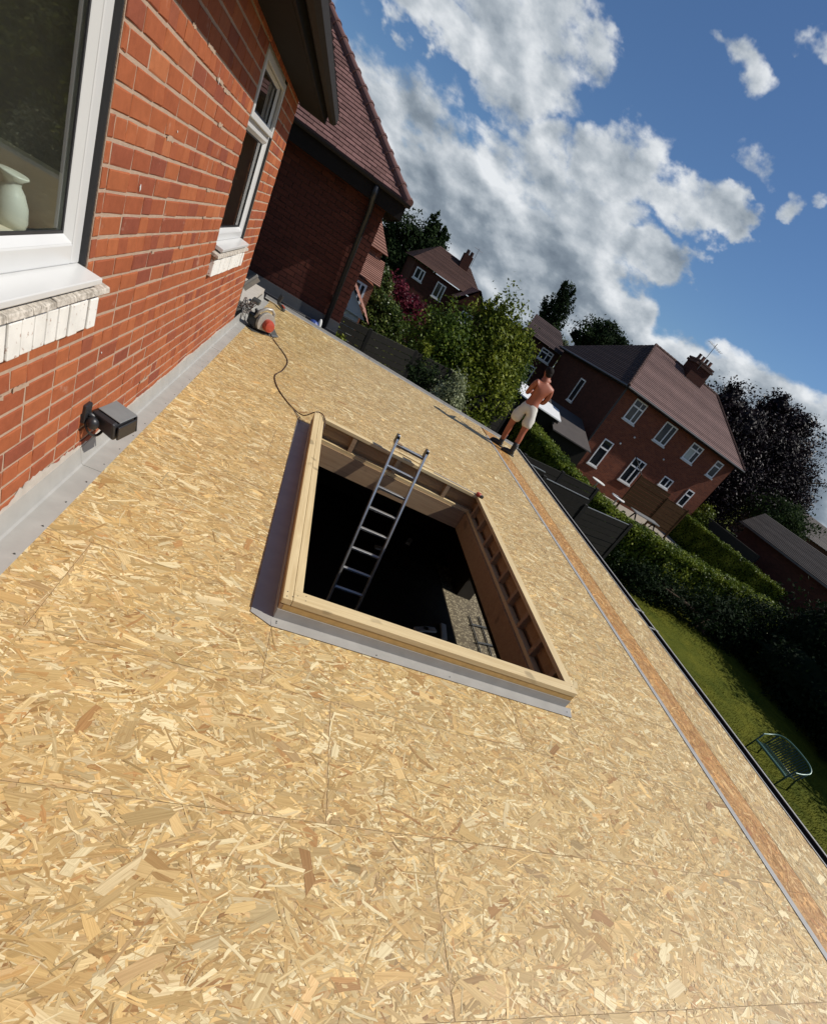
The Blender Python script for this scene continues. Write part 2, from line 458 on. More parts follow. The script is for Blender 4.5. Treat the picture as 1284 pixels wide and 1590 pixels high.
def struct(o): o['kind'] = 'structure'; return o

GZ = -2.8       # ground level

# ------------------------------------------------------------------ ground
def ground():
    rng = np.random.default_rng(1)
    mb = MB()
    xs = list(np.linspace(-60, 60, 41)); ys = list(np.linspace(-40, 120, 54))
    vs = [(x, y, GZ + .10 * mnoise.noise(Vector((x * .2, y * .2, 0)))) for y in ys for x in xs]
    fs = [(j * 41 + i, j * 41 + i + 1, (j + 1) * 41 + i + 1, (j + 1) * 41 + i) for j in range(53) for i in range(40)]
    vs += [(-2500, -2500, GZ - .25), (2500, -2500, GZ - .25), (2500, 2500, GZ - .25), (-2500, 2500, GZ - .25)]
    fs.append((len(vs) - 4, len(vs) - 3, len(vs) - 2, len(vs) - 1))
    mb.add(vs, fs); struct(mb.build('ground', 'grass'))
ground()

# ------------------------------------------------------------------ main house: wall, bricks, windows, eaves
WX = -0.850                       # outer face of the brick wall
YC = 7.40                         # corner of the house
house = thing('brick_house', 'orange red brick house wall with two white framed windows beside the new flat roof', 'house', (-3, 3, GZ))
CH = .0845; BL = .236
WIN1 = (1.25, 2.585, 1.02, 2.40)   # big window opening y0 y1 z0 z1
WIN2 = (5.05, 6.36, 1.03, 2.36)
def wall_body():
    mb = MB()
    x0, x1 = WX - .30, WX - .0004
    def seg(y0, y1, z0, z1): mb.box((x0, y0, z0), (x1, y1, z1))
    Y0 = -3.0; ZT = 2.60
    for a, b_, c, d in ((Y0, WIN1[0], GZ, ZT), (WIN1[1], WIN2[0], GZ, ZT), (WIN2[1], YC - .01, GZ, ZT)): seg(a, b_, c, d)
    for w in (WIN1, WIN2):
        seg(w[0], w[1], GZ, w[2]); seg(w[0], w[1], w[3], ZT)
    return mb.build('wall', 'mortar', house)
wall = wall_body()
# one brick mesh, rounded arrises, shared by every brick
def brick_mesh(l, h, d, seed):
    r = random.Random(seed); mb = MB(); j = lambda: r.uniform(-.0018, .0018)
    e = .005
    vs = []
    for x, ins in ((0, 0), (d - e * .6, 0), (d, e)):
        for sy, sz in ((-1, -1), (1, -1), (1, 1), (-1, 1)):
            vs.append((x + (j() if x else 0), sy * (l / 2 - ins) + j(), sz * (h / 2 - ins) + j()))
    fs = [(8, 9, 10, 11)]
    for k in range(2):
        for i in range(4):
            i2 = (i + 1) % 4; fs.append((k * 4 + i, k * 4 + i2, (k + 1) * 4 + i2, (k + 1) * 4 + i))
    mb.add(vs, fs)
    return mb
BD = .016
meshes = {}
def get_brick(l, var):
    k = (round(l, 3), var)
    if k not in meshes:
        mb = brick_mesh(l, CH - .0135, BD, hash(k) % 1000)
        me = bpy.data.meshes.new('brick'); me.from_pydata(mb.v, [], mb.f); me.update(); me.materials.append(MAT['brick'])
        meshes[k] = me
    return meshes[k]
def lay_bricks():
    r = random.Random(4)
    items = []
    z = .06
    row = 0
    while z < 2.52:
        zc = z + CH / 2
        header_row = row % 5 == 2
        y = -1.6 - (BL / 2 if row % 2 else 0)
        while y < YC:
            L = BL / 2 if header_row or r.random() < .10 else BL
            y0, y1 = y, min(y + L, YC)
            y += L
            segs = [(y0, y1)]
            for w in (WIN1, WIN2):
                sill = 0.0 if w is WIN1 else 0.0
                if w[2] - .155 < zc < w[3] + .01:
                    a, b_ = (w[0], w[1])
                    ns = []
                    for p, q in segs:
                        if q <= a or p >= b_: ns.append((p, q)); continue
                        if p < a: ns.append((p, a))
                        if q > b_: ns.append((b_, q))
                    segs = ns
            for p, q in segs:
                if q - p > .04: items.append((p, q, zc))
        z += CH; row += 1
    items.sort(key=lambda t_: (abs((t_[0] + t_[1]) / 2 - 1.9) ** 2 + (t_[2] - 1.2) ** 2 * .6) if (t_[0] > .9) else 99)
    rest = MB()
    for i, (p, q, zc) in enumerate(items):
        l = q - p - .0128
        if i < 300 and l > .05:
            o = bpy.data.objects.new('brick', get_brick(round(l, 2), r.randrange(3)))
            COL.objects.link(o); o.parent = wall
            o.location = Vector((WX - .012 + r.uniform(-.0015, .0015), (p + q) / 2, zc)) - ORG[house]
            o.rotation_euler = (r.uniform(-.004, .004), r.uniform(-.012, .012), r.uniform(-.005, .005))
        else:
            bm_ = brick_mesh(l, CH - .0135, BD, r.randrange(1000))
            rest.tv = r.random(); rest.m = Matrix.Translation((WX - .012 + r.uniform(-.0015, .0015), (p + q) / 2, zc)); rest.add(bm_.v, bm_.f)
    rest.m = Matrix.Identity(4)
    # quoin end bricks on the return face
    zz = .06; k = 0
    while zz < 2.5:
        rest.tv = r.random(); w = .115 if k % 2 else .235
        rest.box((WX - w, YC - .012, zz + .006), (WX - .013, YC + .003, zz + CH - .006)); zz += CH; k += 1
    rest.build('brickwork', 'brick', wall, stuff=True)
lay_bricks()

def house_window(w, big):
    y0, y1, z0, z1 = w
    xr = WX - .024                                     # outer face of the frame, recessed
    # dark strip lining the reveal
    fr = MB()
    F = .075 if big else .062
    fr_o = MB().box((xr - .06, y0 + .012, z0 + .03), (xr, y0 + .012 + F, z1)).box((xr - .06, y1 - .012 - F, z0 + .03), (xr, y1 - .012, z1))
    fr_o.box((xr - .06, y0 + .012 + F, z0 + .03), (xr, y1 - .012 - F, z0 + .03 + F)).box((xr - .06, y0 + .012 + F, z1 - F), (xr, y1 - .012 - F, z1))
    win = fr_o.build('window', 'upvc', house, bevel=.006)
    a, b_, c, d = y0 + .012 + F, y1 - .012 - F, z0 + .03 + F, z1 - F
    # glazing bead (chamfered), gasket, pane
    bd = MB()
    t_ = .022
    def bead(p, q, r_, s_):  # outer rect p,q,r,s at front, slopes to inner
        o4 = [(xr - .004, p, r_), (xr - .004, q, r_), (xr - .004, q, s_), (xr - .004, p, s_)]
        i4 = [(xr - .026, p + t_, r_ + t_), (xr - .026, q - t_, r_ + t_), (xr - .026, q - t_, s_ - t_), (xr - .026, p + t_, s_ - t_)]
        bd.add(o4 + i4, [(k, (k + 1) % 4, (k + 1) % 4 + 4, k + 4) for k in range(4)])
    gk = MB(); pn = []
    def leaf(p, q, r_, s_):
        bead(p, q, r_, s_)
        g = .010
        A, B, C_, D = p + t_, q - t_, r_ + t_, s_ - t_
        gk.box((xr - .032, A - .002, C_ - .002), (xr - .0262, B + .002, C_ + g)).box((xr - .032, A - .002, D - g), (xr - .0262, B + .002, D + .002))
        gk.box((xr - .032, A - .002, C_ + g), (xr - .0262, A + g, D - g)).box((xr - .032, B - g, C_ + g), (xr - .0262, B + .002, D - g))
        pn.append((A, B, C_, D))
    if big:
        leaf(a, b_, c, d)
    else:
        zt = 1.90
        MB().box((xr - .06, a, zt - .035), (xr + .002, b_, zt + .035)).build('transom', 'upvc', win, bevel=.006)
        leaf(a, b_, c, zt - .035)
        # opening top light sits proud
        s_ = MB().box((xr, a - .015, zt + .02), (xr + .028, a + .035, d + .02)).box((xr, b_ - .035, zt + .02), (xr + .028, b_ + .015, d + .02))
        s_.box((xr, a + .035, zt + .02), (xr + .028, b_ - .035, zt + .062)).box((xr, a + .035, d - .03), (xr + .028, b_ - .035, d + .02))
        s_.build('top_sash', 'upvc', win, bevel=.005)
        leaf(a + .03, b_ - .03, zt + .06, d - .03)
    bd.build('glazing_bead', 'upvc', win); gk.build('gasket', 'gasket', win)
    for A, B, C_, D in pn:
        MB().box((xr - .040, A, C_), (xr - .034, B, D)).build('pane', 'glass', win)
    # upvc cill
    yE = y1 - .006
    MB().prism([(xr - .02, y0 + .006, z0 + .002), (xr + .075, y0 + .006, z0 - .012), (xr + .085, y0 + .006, z0 - .003), (xr + .085, y0 + .006, z0 + .018), (xr - .02, y0 + .006, z0 + .03)], (0, yE - y0 - .006, 0)).build('window_board', 'upvc', win, bevel=.003)
    for q0, q1 in ((y1 - .011, y1 + .001), (y0 - .001, y0 + .011)): MB().box((WX - .085, q0, z0 + .03), (WX - .004, q1, z1)).build('reveal', 'gasket', win)
    # old projecting sill of creased tiles on painted bricks standing on end
    ys, ye = y0 - .10, y1 + (.11 if big else .10)
    top = MB(); r = random.Random(7); yy = ye
    while yy > ys:
        w_ = .165; lo = max(ys, yy - w_)
        dz = r.uniform(-.003, .003)
        top.tv = r.random()
        top.prism([(WX - .05, lo + .002, z0 - .012 + dz), (WX + .056, lo + .002, z0 - .030 + dz), (WX + .060, lo + .002, z0 - .052 + dz), (WX - .05, lo + .002, z0 - .045 + dz)], (0, yy - lo - .004, 0))
        yy -= w_
    top.build('sill_tile', 'sill_stone', win, bevel=.003)
    MB().box((WX - .02, ys + .02, z0 - .075), (WX + .034, ye - .012, z0 - .053)).build('mortar_bed', 'mortar', win)
    yy = ye - .045
    n = 0
    base = bpy.data.meshes.get('sill_brick_%d' % big)
    while yy - .088 > ys:
        if True:
            mb = MB(); mb.m = Matrix.Translation((WX + r.uniform(-.003, .003), yy - .045, z0 - .138)); mb.box((-.04, -.0405, -.068), (.036, .0405, .060))
            o = mb.build('sill_brick', 'paint_brick', win)
            bv = o.modifiers.new('bevel', 'BEVEL'); bv.width = .005; bv.segments = 2
        yy -= .0895
    return win
house_window(WIN1, True); house_window(WIN2, False)
# mortar smears and lime stains left on the brick face below sills
def smears():
    r = random.Random(12); mb = MB()
    for i in range(45):
        row = r.randrange(1, 26)
        y = r.uniform(.8, 7.3); z = .06 + row * CH + r.uniform(-.006, .006)
        if (WIN1[0] - .1 < y < WIN1[1] + .1 and z > .85) or (WIN2[0] - .1 < y < WIN2[1] + .1 and z > .85): continue
        l = r.uniform(.03, .16); h = r.uniform(.008, .015)
        n = 7; top_ = [(WX + .0042, y + l * k / n, z + h * r.uniform(.3, 1)) for k in range(n + 1)]; bot = [(WX + .0042, y + l * k / n, z - h * r.uniform(.3, 1)) for k in range(n + 1)]
        mb.prism(bot + top_[::-1], (.0015, 0, 0))
    mb.build('mortar_smear', 'mortar', wall, stuff=True)
    mb = MB()
    k = 0; y = -1.0                   # old render left along the bottom
    hh = lambda y_: (.012 + .10 * max(0, mnoise.noise(Vector((y_ * 2.3, 0, 0))) + .15) + .035 * abs(mnoise.noise(Vector((y_ * 17, 3, 0))))) * (1.0 if y_ < 2.9 else .35)
    while y < 6.9:
        dy = .022
        mb.prism([(WX + .0025, y, .08), (WX + .0025, y + dy, .08), (WX + .0025, y + dy, .10 + hh(y + dy)), (WX + .0025, y, .10 + hh(y))], (.004, 0, 0)); y += dy
    mb.build('old_render', 'concrete', wall, stuff=True)
smears()
fk = MB()
for (y, z, a, b_) in ((3.02, 1.36, .010, .030), (3.95, 1.92, .008, .034), (3.4, 1.62, .006, .010), (5.9, 1.5, .006, .012), (4.6, .9, .008, .012), (2.9, .62, .006, .010)):
    fk.prism([(WX + .0055, y, z - b_ / 2), (WX + .0055, y + a, z - b_ * .1), (WX + .0055, y + a * .4, z + b_ / 2), (WX + .0055, y - a * .5, z + b_ * .1)], (.002, 0, 0))
fk.build('paint_fleck', 'render_white', wall, stuff=True)
# room seen through the big window and dark room behind the narrow one
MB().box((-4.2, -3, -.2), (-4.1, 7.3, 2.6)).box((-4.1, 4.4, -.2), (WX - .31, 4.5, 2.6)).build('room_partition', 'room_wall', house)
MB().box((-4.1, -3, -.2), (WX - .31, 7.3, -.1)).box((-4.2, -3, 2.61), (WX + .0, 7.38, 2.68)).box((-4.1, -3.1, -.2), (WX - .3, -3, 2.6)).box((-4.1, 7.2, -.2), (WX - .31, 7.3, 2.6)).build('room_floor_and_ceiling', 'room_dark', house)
MB().box((WX - .40, WIN1[0] + .01, 1.065), (WX - .101, WIN1[1] - .013, 1.085)).build('inner_window_sill', 'room_sill', house, bevel=.006)
MB().box((WX - .40, WIN1[1] - .012, 1.02), (WX - .101, WIN1[1] - .002, 1.315)).build('lower_lining_reflection', 'room_sill', house)  # beige panel imitates the deck's reflection in the pane
MB().box((WX - .40, WIN1[1] - .014, 1.315), (WX - .101, WIN1[1] - .002, 2.40)).build('upper_reveal_lining', 'room_wall', house)
v = MB(); v.lathe([(.001, 0), (.042, 0), (.050, .03), (.048, .075), (.036, .115), (.024, .135), (.026, .15), (.044, .166), (.042, .172), (.022, .155)], (WX - .20, 2.45, 1.0855), 26)
v.build('vase', 'ceramic', smooth=True); tag(bpy.data.objects['vase'], 'pale speckled ceramic vase standing inside on the sill of the large window', 'vase')
# eaves: soffit, fascia, gutter, tiles over the edge
EY = 7.62
MB().box((WX + .004, -3, 2.375), (-.590, EY, 2.395)).build('soffit', 'fascia', house)
MB().box((-.588, -3, 2.375), (-.566, EY, 2.52)).build('fascia', 'fascia', house)
gt = MB()
prof = [(-.562, 2.50), (-.558, 2.44), (-.53, 2.415), (-.49, 2.415), (-.462, 2.44), (-.458, 2.50)]
for i in range(5):
    a, b_ = prof[i], prof[i + 1]
    gt.prism([(a[0], -3, a[1]), (b_[0], -3, b_[1]), (b_[0], -3, b_[1] + .004), (a[0], -3, a[1] + .004)], (0, EY + 3, 0))
gt.build('gutter', 'gutter', house)
rt = MB(); r = random.Random(3)
for k in range(46):
    y = -3 + k * .235
    for c_ in range(9):
        xs = -.50 - c_ * .27; zs = 2.545 + c_ * .19
        rt.tv = r.random()
        rt.m = Matrix.Translation((xs, y, zs)) @ Matrix.Rotation(rad(35), 4, 'Y')
        rt.box((-.34, 0, -.012), (.02, .229, .008)); rt.box((-.34, .09, .008), (.02, .14, .024))
rt.m = Matrix.Identity(4)
rt.build('roof_tiles', 'tile_dark', house, stuff=True)
MB().prism([(-.62, EY, 2.40), (-.60, EY, 2.52), (-3.2, EY, 4.28), (-3.2, EY, 4.1), (-.9, EY, 2.40)], (0, .03, 0)).build('bargeboard', 'fascia', house)

# ------------------------------------------------------------------ neighbour's wing closing the far end
WY = 11.0
wing = thing('house_wing', 'dark shaded brick wing with tiled hipped roof beyond the far end of the deck', 'house', (-1, 12, GZ))
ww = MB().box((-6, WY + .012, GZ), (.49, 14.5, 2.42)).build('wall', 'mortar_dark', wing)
def wing_bricks():
    mb = MB(); r = random.Random(8); z = -.62; row = 0
    while z < 2.40:
        x = -2.3 - (BL / 2 if row % 2 else 0)
        while x < .5:
            a, b_ = x, min(x + BL, .5); x += BL
            if b_ - a < .04: continue
            mb.tv = r.random(); d = r.uniform(-.003, .002)
            mb.box((a + .005, WY + d, z + .005), (b_ - .005, WY + .02, z + CH - .006))
        y = WY + (.0 if row % 2 else BL / 2)
        while y < 14.4:
            mb.tv = r.random(); mb.box((.48, y + .016, z + .005), (.503, y + BL - .005, z + CH - .006)); y += BL
        z += CH; row += 1
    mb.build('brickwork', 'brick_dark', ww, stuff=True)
wing_bricks()
MB().box((-2.0, WY - .012, -.02), (.50, WY - .004, .20)).build('lead_flashing', 'lead_wall', wing)
MB().box((-2.4, WY - .35, 2.20), (.74, WY + .02, 2.225)).box((.49, WY + .02, 2.20), (.74, 14.5, 2.225)).build('soffit', 'fascia', wing)
MB().box((-2.4, WY - .375, 2.19), (.74, WY - .352, 2.46)).box((.742, WY - .375, 2.19), (.762, 14.5, 2.46)).build('fascia', 'fascia', wing)  # black board made deeper to stand for the eaves shadow as well
g = MB()
for k in range(6):
    a0 = PI + k * PI / 6; a1 = a0 + PI / 6
    for u0, u1 in ((a0, a1),):
        c0 = (WY - .43 + .05 * math.cos(u0), 2.455 + .05 * math.sin(u0)); c1 = (WY - .43 + .05 * math.cos(u1), 2.455 + .05 * math.sin(u1))
        g.prism([(-2.4, c0[0], c0[1]), (-2.4, c1[0], c1[1]), (-2.4, c1[0], c1[1] + .004), (-2.4, c0[0], c0[1] + .004)], (3.22, 0, 0))
g.build('gutter', 'gutter', wing)
MB().tube([(.22, WY - .42, 2.41), (.22, WY - .41, 2.25), (.25, WY - .08, 2.06), (.25, WY - .06, -.3)], .048, 10).build('downpipe', 'black_plastic', wing, smooth=True)  # pipe thickened so its black also covers its shadow line
MB().box((.20, WY - .006, .55), (.30, WY - .09, .60)).box((.20, WY - .006, 1.6), (.30, WY - .09, 1.65)).build('pipe_clip', 'black_plastic', wing)
MB().box((-.22, WY - .008, 2.05), (-.02, WY - .001, 2.19)).build('air_brick', 'brick_dark', wing)
# roof slopes (38 degrees) as courses of tiles, hip running up at 45 degrees in plan
TAN = math.tan(rad(38)); EYW = WY - .37; EXW = .76; EZ = 2.46
rp = MB()
rp.add([(-6, EYW, EZ - .03), (EXW, EYW, EZ - .03), (-3.0, EYW + 3.86, EZ - .03 + 3.86 * TAN), (-6, EYW + 3.86, EZ - .03 + 3.86 * TAN)], [(0, 1, 2, 3)])
rp.add([(EXW, EYW, EZ - .03), (EXW, EYW + 7.7, EZ - .03), (-3.0, EYW + 3.86, EZ - .03 + 3.86 * TAN)], [(0, 1, 2)])
wroof = rp.build('roof', 'tile_wing', wing)
def wing_tiles():
    mb = MB(); r = random.Random(5); gauge = .076
    n = int(3.8 / gauge)
    for i in range(n):
        y = EYW + i * gauge; z = EZ + i * gauge * TAN
        x = EXW - i * gauge + .02; x -= (.0825 if i % 2 else 0) * 0
        xr_ = EXW - i * gauge
        k = 0; xx = -2.2 + (.0825 if i % 2 else 0)
        while xx < xr_ - .02:
            a, b_ = xx, min(xx + .161, xr_ + .03); xx += .165
            if z > 4.1 and a < -1.6: continue
            mb.tv = r.random(); j = r.uniform(-.003, .004)
            lift = .030
            y1 = y + gauge * 1.5; z1 = z + gauge * 1.5 * TAN
            mb.add([(a, y, z + lift + j), (b_, y, z + lift + j), (b_, y1, z1 + .008), (a, y1, z1 + .008), (a, y + .010, z + .004), (b_, y + .010, z + .004)], [(0, 1, 2, 3), (1, 0, 4, 5)])
    mb.build('roof_tiles', 'tile_wing', wroof, stuff=True)
    for k in range(14):     # half-round hip tiles
        t0 = k * .30; a = Vector((EXW - t0 / 1.414 * .86 + .02, EYW + t0 / 1.414 * .86 - .02, EZ + .01 + t0 / 1.414 * .86 * TAN))
        t1 = t0 + .34; b_ = Vector((EXW - t1 / 1.414 * .86 + .02, EYW + t1 / 1.414 * .86 - .02, EZ + .01 + t1 / 1.414 * .86 * TAN))
        mb = MB(); mb.tube([a, a + (b_ - a) * .12, a + (b_ - a) * .13, b_], [.088, .088, .074, .068], 12); mb.tv = r.random()
        o = mb.build('hip_tile', 'tile_wing', wroof, smooth=False)
wing_tiles()
# flat roof of the neighbour, between the wing and the new roof
nb = thing('neighbour_flat_roof', 'dark felted strip of older flat roof in front of the brick wing', 'flat roof', (-.5, 10.8, GZ))
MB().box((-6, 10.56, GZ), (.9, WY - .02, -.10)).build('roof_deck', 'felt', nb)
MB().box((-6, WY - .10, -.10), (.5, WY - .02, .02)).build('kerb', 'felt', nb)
MB().bar((-.55, 10.92, -.02), (-.12, 10.88, .0), .05, .03).build('batten', 'grey_metal'); tag(bpy.data.objects['batten'], 'pale metal strip lying on the dark strip of roof in front of the brick wing', 'strip')

# ------------------------------------------------------------------ new flat roof extension
ext = thing('flat_roof_extension', 'single storey extension with bare board flat roof and open rooflight', 'extension', (2, 5, GZ))
deck = MB().box((-.86, -2.0, -.24), (.30, 10.35, -.022)).box((2.45, -2.0, -.24), (4.70, 10.05, -.022)).box((.30, -2, -.24), (2.45, 2.03, -.022)).box((.30, 5.22, -.24), (2.45, 10.2, -.022)).build('roof_deck', 'timber_shade', ext)

PAL = np.array([(.58, .43, .235), (.53, .37, .185), (.63, .50, .30), (.48, .31, .145), (.67, .56, .38), (.57, .41, .205), (.52, .37, .21), (.60, .45, .24)])
PW = np.array([.20, .17, .16, .08, .08, .16, .06, .09])
def board(x0, y0, x1, y1, name='osb_board', mt='osb', seed=0, edge=None, zoff=0., parent=deck, along='x', dens=1.0):
    rng = np.random.default_rng(seed)
    g = .0008
    x0 += g; x1 -= g; y0 += g; y1 -= g
    area = (x1 - x0) * (y1 - y0)
    n = int(area * 5400 * dens)
    L = np.clip(rng.lognormal(math.log(.046), .60, n), .012, .17)
    Wd = np.clip(rng.lognormal(math.log(.0092), .72, n), .0018, .045); Wd = np.minimum(Wd, L * .5)
    cx = rng.uniform(x0, x1, n); cy = rng.uniform(y0, y1, n)
    th = rng.normal(0, .62, n); u = rng.random(n) < .22; th[u] = rng.uniform(0, PI, u.sum())
    if along == 'y': th += PI / 2
    th += rng.integers(0, 2, n) * PI
    # smaller slivers float above, broad flakes below
    h = rng.uniform(.0002, .0017, n) + np.clip(.02 - Wd, 0, .02) * .03
    bigf = rng.random(n) < .013; L = np.where(bigf, rng.uniform(.06, .15, n), L); Wd = np.where(bigf, rng.uniform(.018, .05, n), Wd); h = np.where(bigf, h * .5 + .0011, h)
    ca, sa = np.cos(th), np.sin(th)
    V = np.zeros((n, 6, 3)); UV = np.zeros((n, 6, 2))
    tx = rng.normal(0, .012, n); ty = rng.normal(0, .02, n)
    jj = rng.uniform(-.10, .10, (n, 6)); 
    loc = [(-.5, -.5), (0, -.5), (.5, -.5), (.5, .5), (0, .5), (-.5, .5)]
    skew = rng.normal(0, .22, (n, 2)); bend = rng.normal(0, .055, n) * L; slant = rng.normal(0, .25, n)
    ou = rng.uniform(0, 50, n)
    for k, (a, b_) in enumerate(loc):
        lx = (a + jj[:, k] * .6) * L + (skew[:, 0 if a < 0 else 1] * b_ * 2 * Wd if a else slant * L * .3)
        ly = b_ * (1 + jj[:, (k + 2) % 6] * 3.0) * Wd + (bend if a == 0 else 0)
        V[:, k, 0] = cx + lx * ca - ly * sa; V[:, k, 1] = cy + lx * sa + ly * ca
        V[:, k, 2] = zoff + h + np.abs(lx * tx * .3) + ly * ty * .5
        UV[:, k, 0] = lx + ou; UV[:, k, 1] = ly + ou * 3.7
    W0 = V.copy()
    V[:, :, 0] = np.clip(V[:, :, 0], x0, x1); V[:, :, 1] = np.clip(V[:, :, 1], y0, y1)
    if edge is not None:
        V[:, :, 1] = np.minimum(V[:, :, 1], edge[0] + edge[1] * V[:, :, 0])
    V[:, :, 2] = np.maximum(V[:, :, 2], zoff + .0002)
    keep = (np.abs(W0 - V)[:, :, :2].sum(axis=(1, 2)) < .35 * L)
    V = V[keep]; UV = UV[keep]; n = len(V)
    # base slab
    ya = [y0, y0, y1, y1]
    if edge is not None: ya = [y0, y0, min(y1, edge[0] + edge[1] * x1), min(y1, edge[0] + edge[1] * x0)]
    base = [(x0, ya[0], zoff - .018), (x1, ya[1], zoff - .018), (x1, ya[2], zoff - .018), (x0, ya[3], zoff - .018), (x0, ya[0], zoff), (x1, ya[1], zoff), (x1, ya[2], zoff), (x0, ya[3], zoff)]
    bf = [(0, 3, 2, 1), (4, 5, 6, 7), (0, 1, 5, 4), (1, 2, 6, 5), (2, 3, 7, 6), (3, 0, 4, 7)]
    idx = np.arange(n * 6) + 8
    order = np.tile(np.arange(6), (n, 1))
    loops = np.concatenate([np.array(bf).ravel(), idx])
    starts = np.concatenate([np.arange(6) * 4, 24 + np.arange(n) * 6])
    tot = np.concatenate([np.full(6, 4), np.full(n, 6)])
    me = bpy.data.meshes.new(name)
    off = np.array(ORG[ext])
    co = np.concatenate([np.array(base), V.reshape(-1, 3)]) - off
    me.vertices.add(len(co)); me.vertices.foreach_set('co', co.ravel())
    me.loops.add(len(loops)); me.loops.foreach_set('vertex_index', loops.astype(np.int32))
    me.polygons.add(len(starts)); me.polygons.foreach_set('loop_start', starts.astype(np.int32)); me.polygons.foreach_set('loop_total', tot.astype(np.int32))
    me.polygons.foreach_set('use_smooth', np.zeros(len(starts), bool))
    me.update(calc_edges=True)
    ci = rng.choice(len(PAL), n, p=PW / PW.sum())
    c = PAL[ci] * .93 * rng.lognormal(0, .17, n)[:, None]
    red = rng.random(n) < .025; c[red] = np.array((.40, .235, .11)) * rng.lognormal(0, .15, red.sum())[:, None]
    pale = rng.random(n) < .085; c[pale] = np.array((.74, .65, .46)) * rng.lognormal(0, .06, pale.sum())[:, None]  # pale flakes, their share raised to imitate glare off the boards
    c *= rng.uniform(.97, 1.03); c *= np.array((1.0, .985, .86))
    C = np.ones((len(loops), 4)); C[:24, :3] = (.50, .36, .19); C[24:, :3] = np.repeat(c, 6, axis=0)
    ca_ = me.color_attributes.new('tone', 'FLOAT_COLOR', 'CORNER'); ca_.data.foreach_set('color', C.ravel())
    uvl = me.uv_layers.new(name='grain')
    U = np.zeros((len(loops), 2)); U[:24] = co[loops[:24], :2] + .37; U[24:] = UV.reshape(-1, 2); uvl.data.foreach_set('uv', U.ravel())
    me.materials.append(MAT[mt])
    o = link(name, me, None, parent, ORG[ext])
    return o
FE = (10.46, -.075)        # far edge line y = a + b x
LX, RX, SX = -.745, 4.715, 3.80
HOLE = (.335, 2.42, 2.065, 5.205)
def lay_deck():
    r = random.Random(21); row = 0
    y = .979 - .61 * 5
    seed = 100
    while y < 10.5:
        y1 = y + .61
        k = round((y - .979) / .61)
        off = {0: .672 - 2.44, 1: -.55, -1: -1.3, 2: 1.6 - 2.44}.get(k, r.uniform(-2.4, 0))
        x = LX - 2.44 - ((LX - off) % 2.44) + 2.44
        x = off
        while x > LX: x -= 2.44
        while x < SX:
            a, b_ = max(x, LX), min(x + 2.44, SX - .001)
            x += 2.44
            if b_ - a < .02: continue
            rects = [(a, y, b_, y1)]
            # cut around the rooflight
            h = HOLE; nr = []
            for (p, q, s, t_) in rects:
                if s <= h[0] or p >= h[1] or t_ <= h[2] or q >= h[3]: nr.append((p, q, s, t_)); continue
                if p < h[0]: nr.append((p, q, h[0], t_))
                if s > h[1]: nr.append((h[1], q, s, t_))
                if q < h[2]: nr.append((max(p, h[0]), q, min(s, h[1]), h[2]))
                if t_ > h[3]: nr.append((max(p, h[0]), h[3], min(s, h[1]), t_))
            for (p, q, s, t_) in nr:
                if s - p < .03 or t_ - q < .03: continue
                if q > FE[0] + FE[1] * s - .02: continue
                far = q > 5.5
                board(p, q, s, t_, seed=seed, edge=FE if t_ > 9.6 else None, dens=.62 if far else 1.0); seed += 1
        y = y1
    # orange strip of darker tinted board, then the outer strip of boards beside the gutter
    y = -1.5
    while y < 10.1:
        y1 = min(y + 2.44, 10.10)
        board(SX + .045, y, 4.15, y1, mt='osb_dark', seed=seed, along='y', dens=.9, edge=FE, zoff=-.001); seed += 1
        board(4.15, y, RX, y1, seed=seed, along='y', dens=.9, edge=FE); seed += 1
        y = y1
lay_deck()
# grey metal strip let in between main boards and the orange strip
MB().box((SX - .008, -1.5, -.012), (SX + .046, 9.6, .0062)).build('metal_strip', 'lead', deck)

# wall flashing: flat flange, crease, upstand, with lapped joint
def flash():
    mb = MB()
    for (a, b_, dz) in ((-2.0, 2.86, 0.0), (2.83, 6.1, .003), (6.07, 10.2, .006)):
        x0, x1, x2 = -.728 + dz * .2, -.825, -.842
        P = [(x0, a, .004 + dz), (x1 + .008, a, .006 + dz), (x1, a, .014 + dz), (x2 + dz * .3, a, .102), (x2 - .003, a, .102), (x1 - .003, a, .008 + dz), (x1 + .004, a, .002 + dz), (x0, a, .001 + dz)]
        mb.prism(P, (0, b_ - a, 0))
    mb.build('wall_flashing', 'lead', ext)
    mb = MB()
    y0 = 10.46
    for (a, b_) in ((-.83, 1.2), (1.19, 2.9), (2.89, 4.80)):
        ya, yb = FE[0] + FE[1] * a, FE[0] + FE[1] * b_
        mb.prism([(a, ya - .06, .004), (a, ya, .006), (a, ya + .012, .045), (a, ya + .03, .045), (a, ya + .03, -.08), (a, ya - .06, .001)], (b_ - a, yb - ya, 0))
    mb.build('edge_trim', 'lead', ext)
flash()
# nails / screw heads along flashings
nl = MB(); r = random.Random(5)
for k in range(44):
    y = -.2 + k * .24; nl.tube([(-.745 + r.uniform(-.004, .004), y, .003), (-.745, y, .0095)], .0035, 6)
nl.build('nail_head', 'dark_metal', ext, stuff=True)

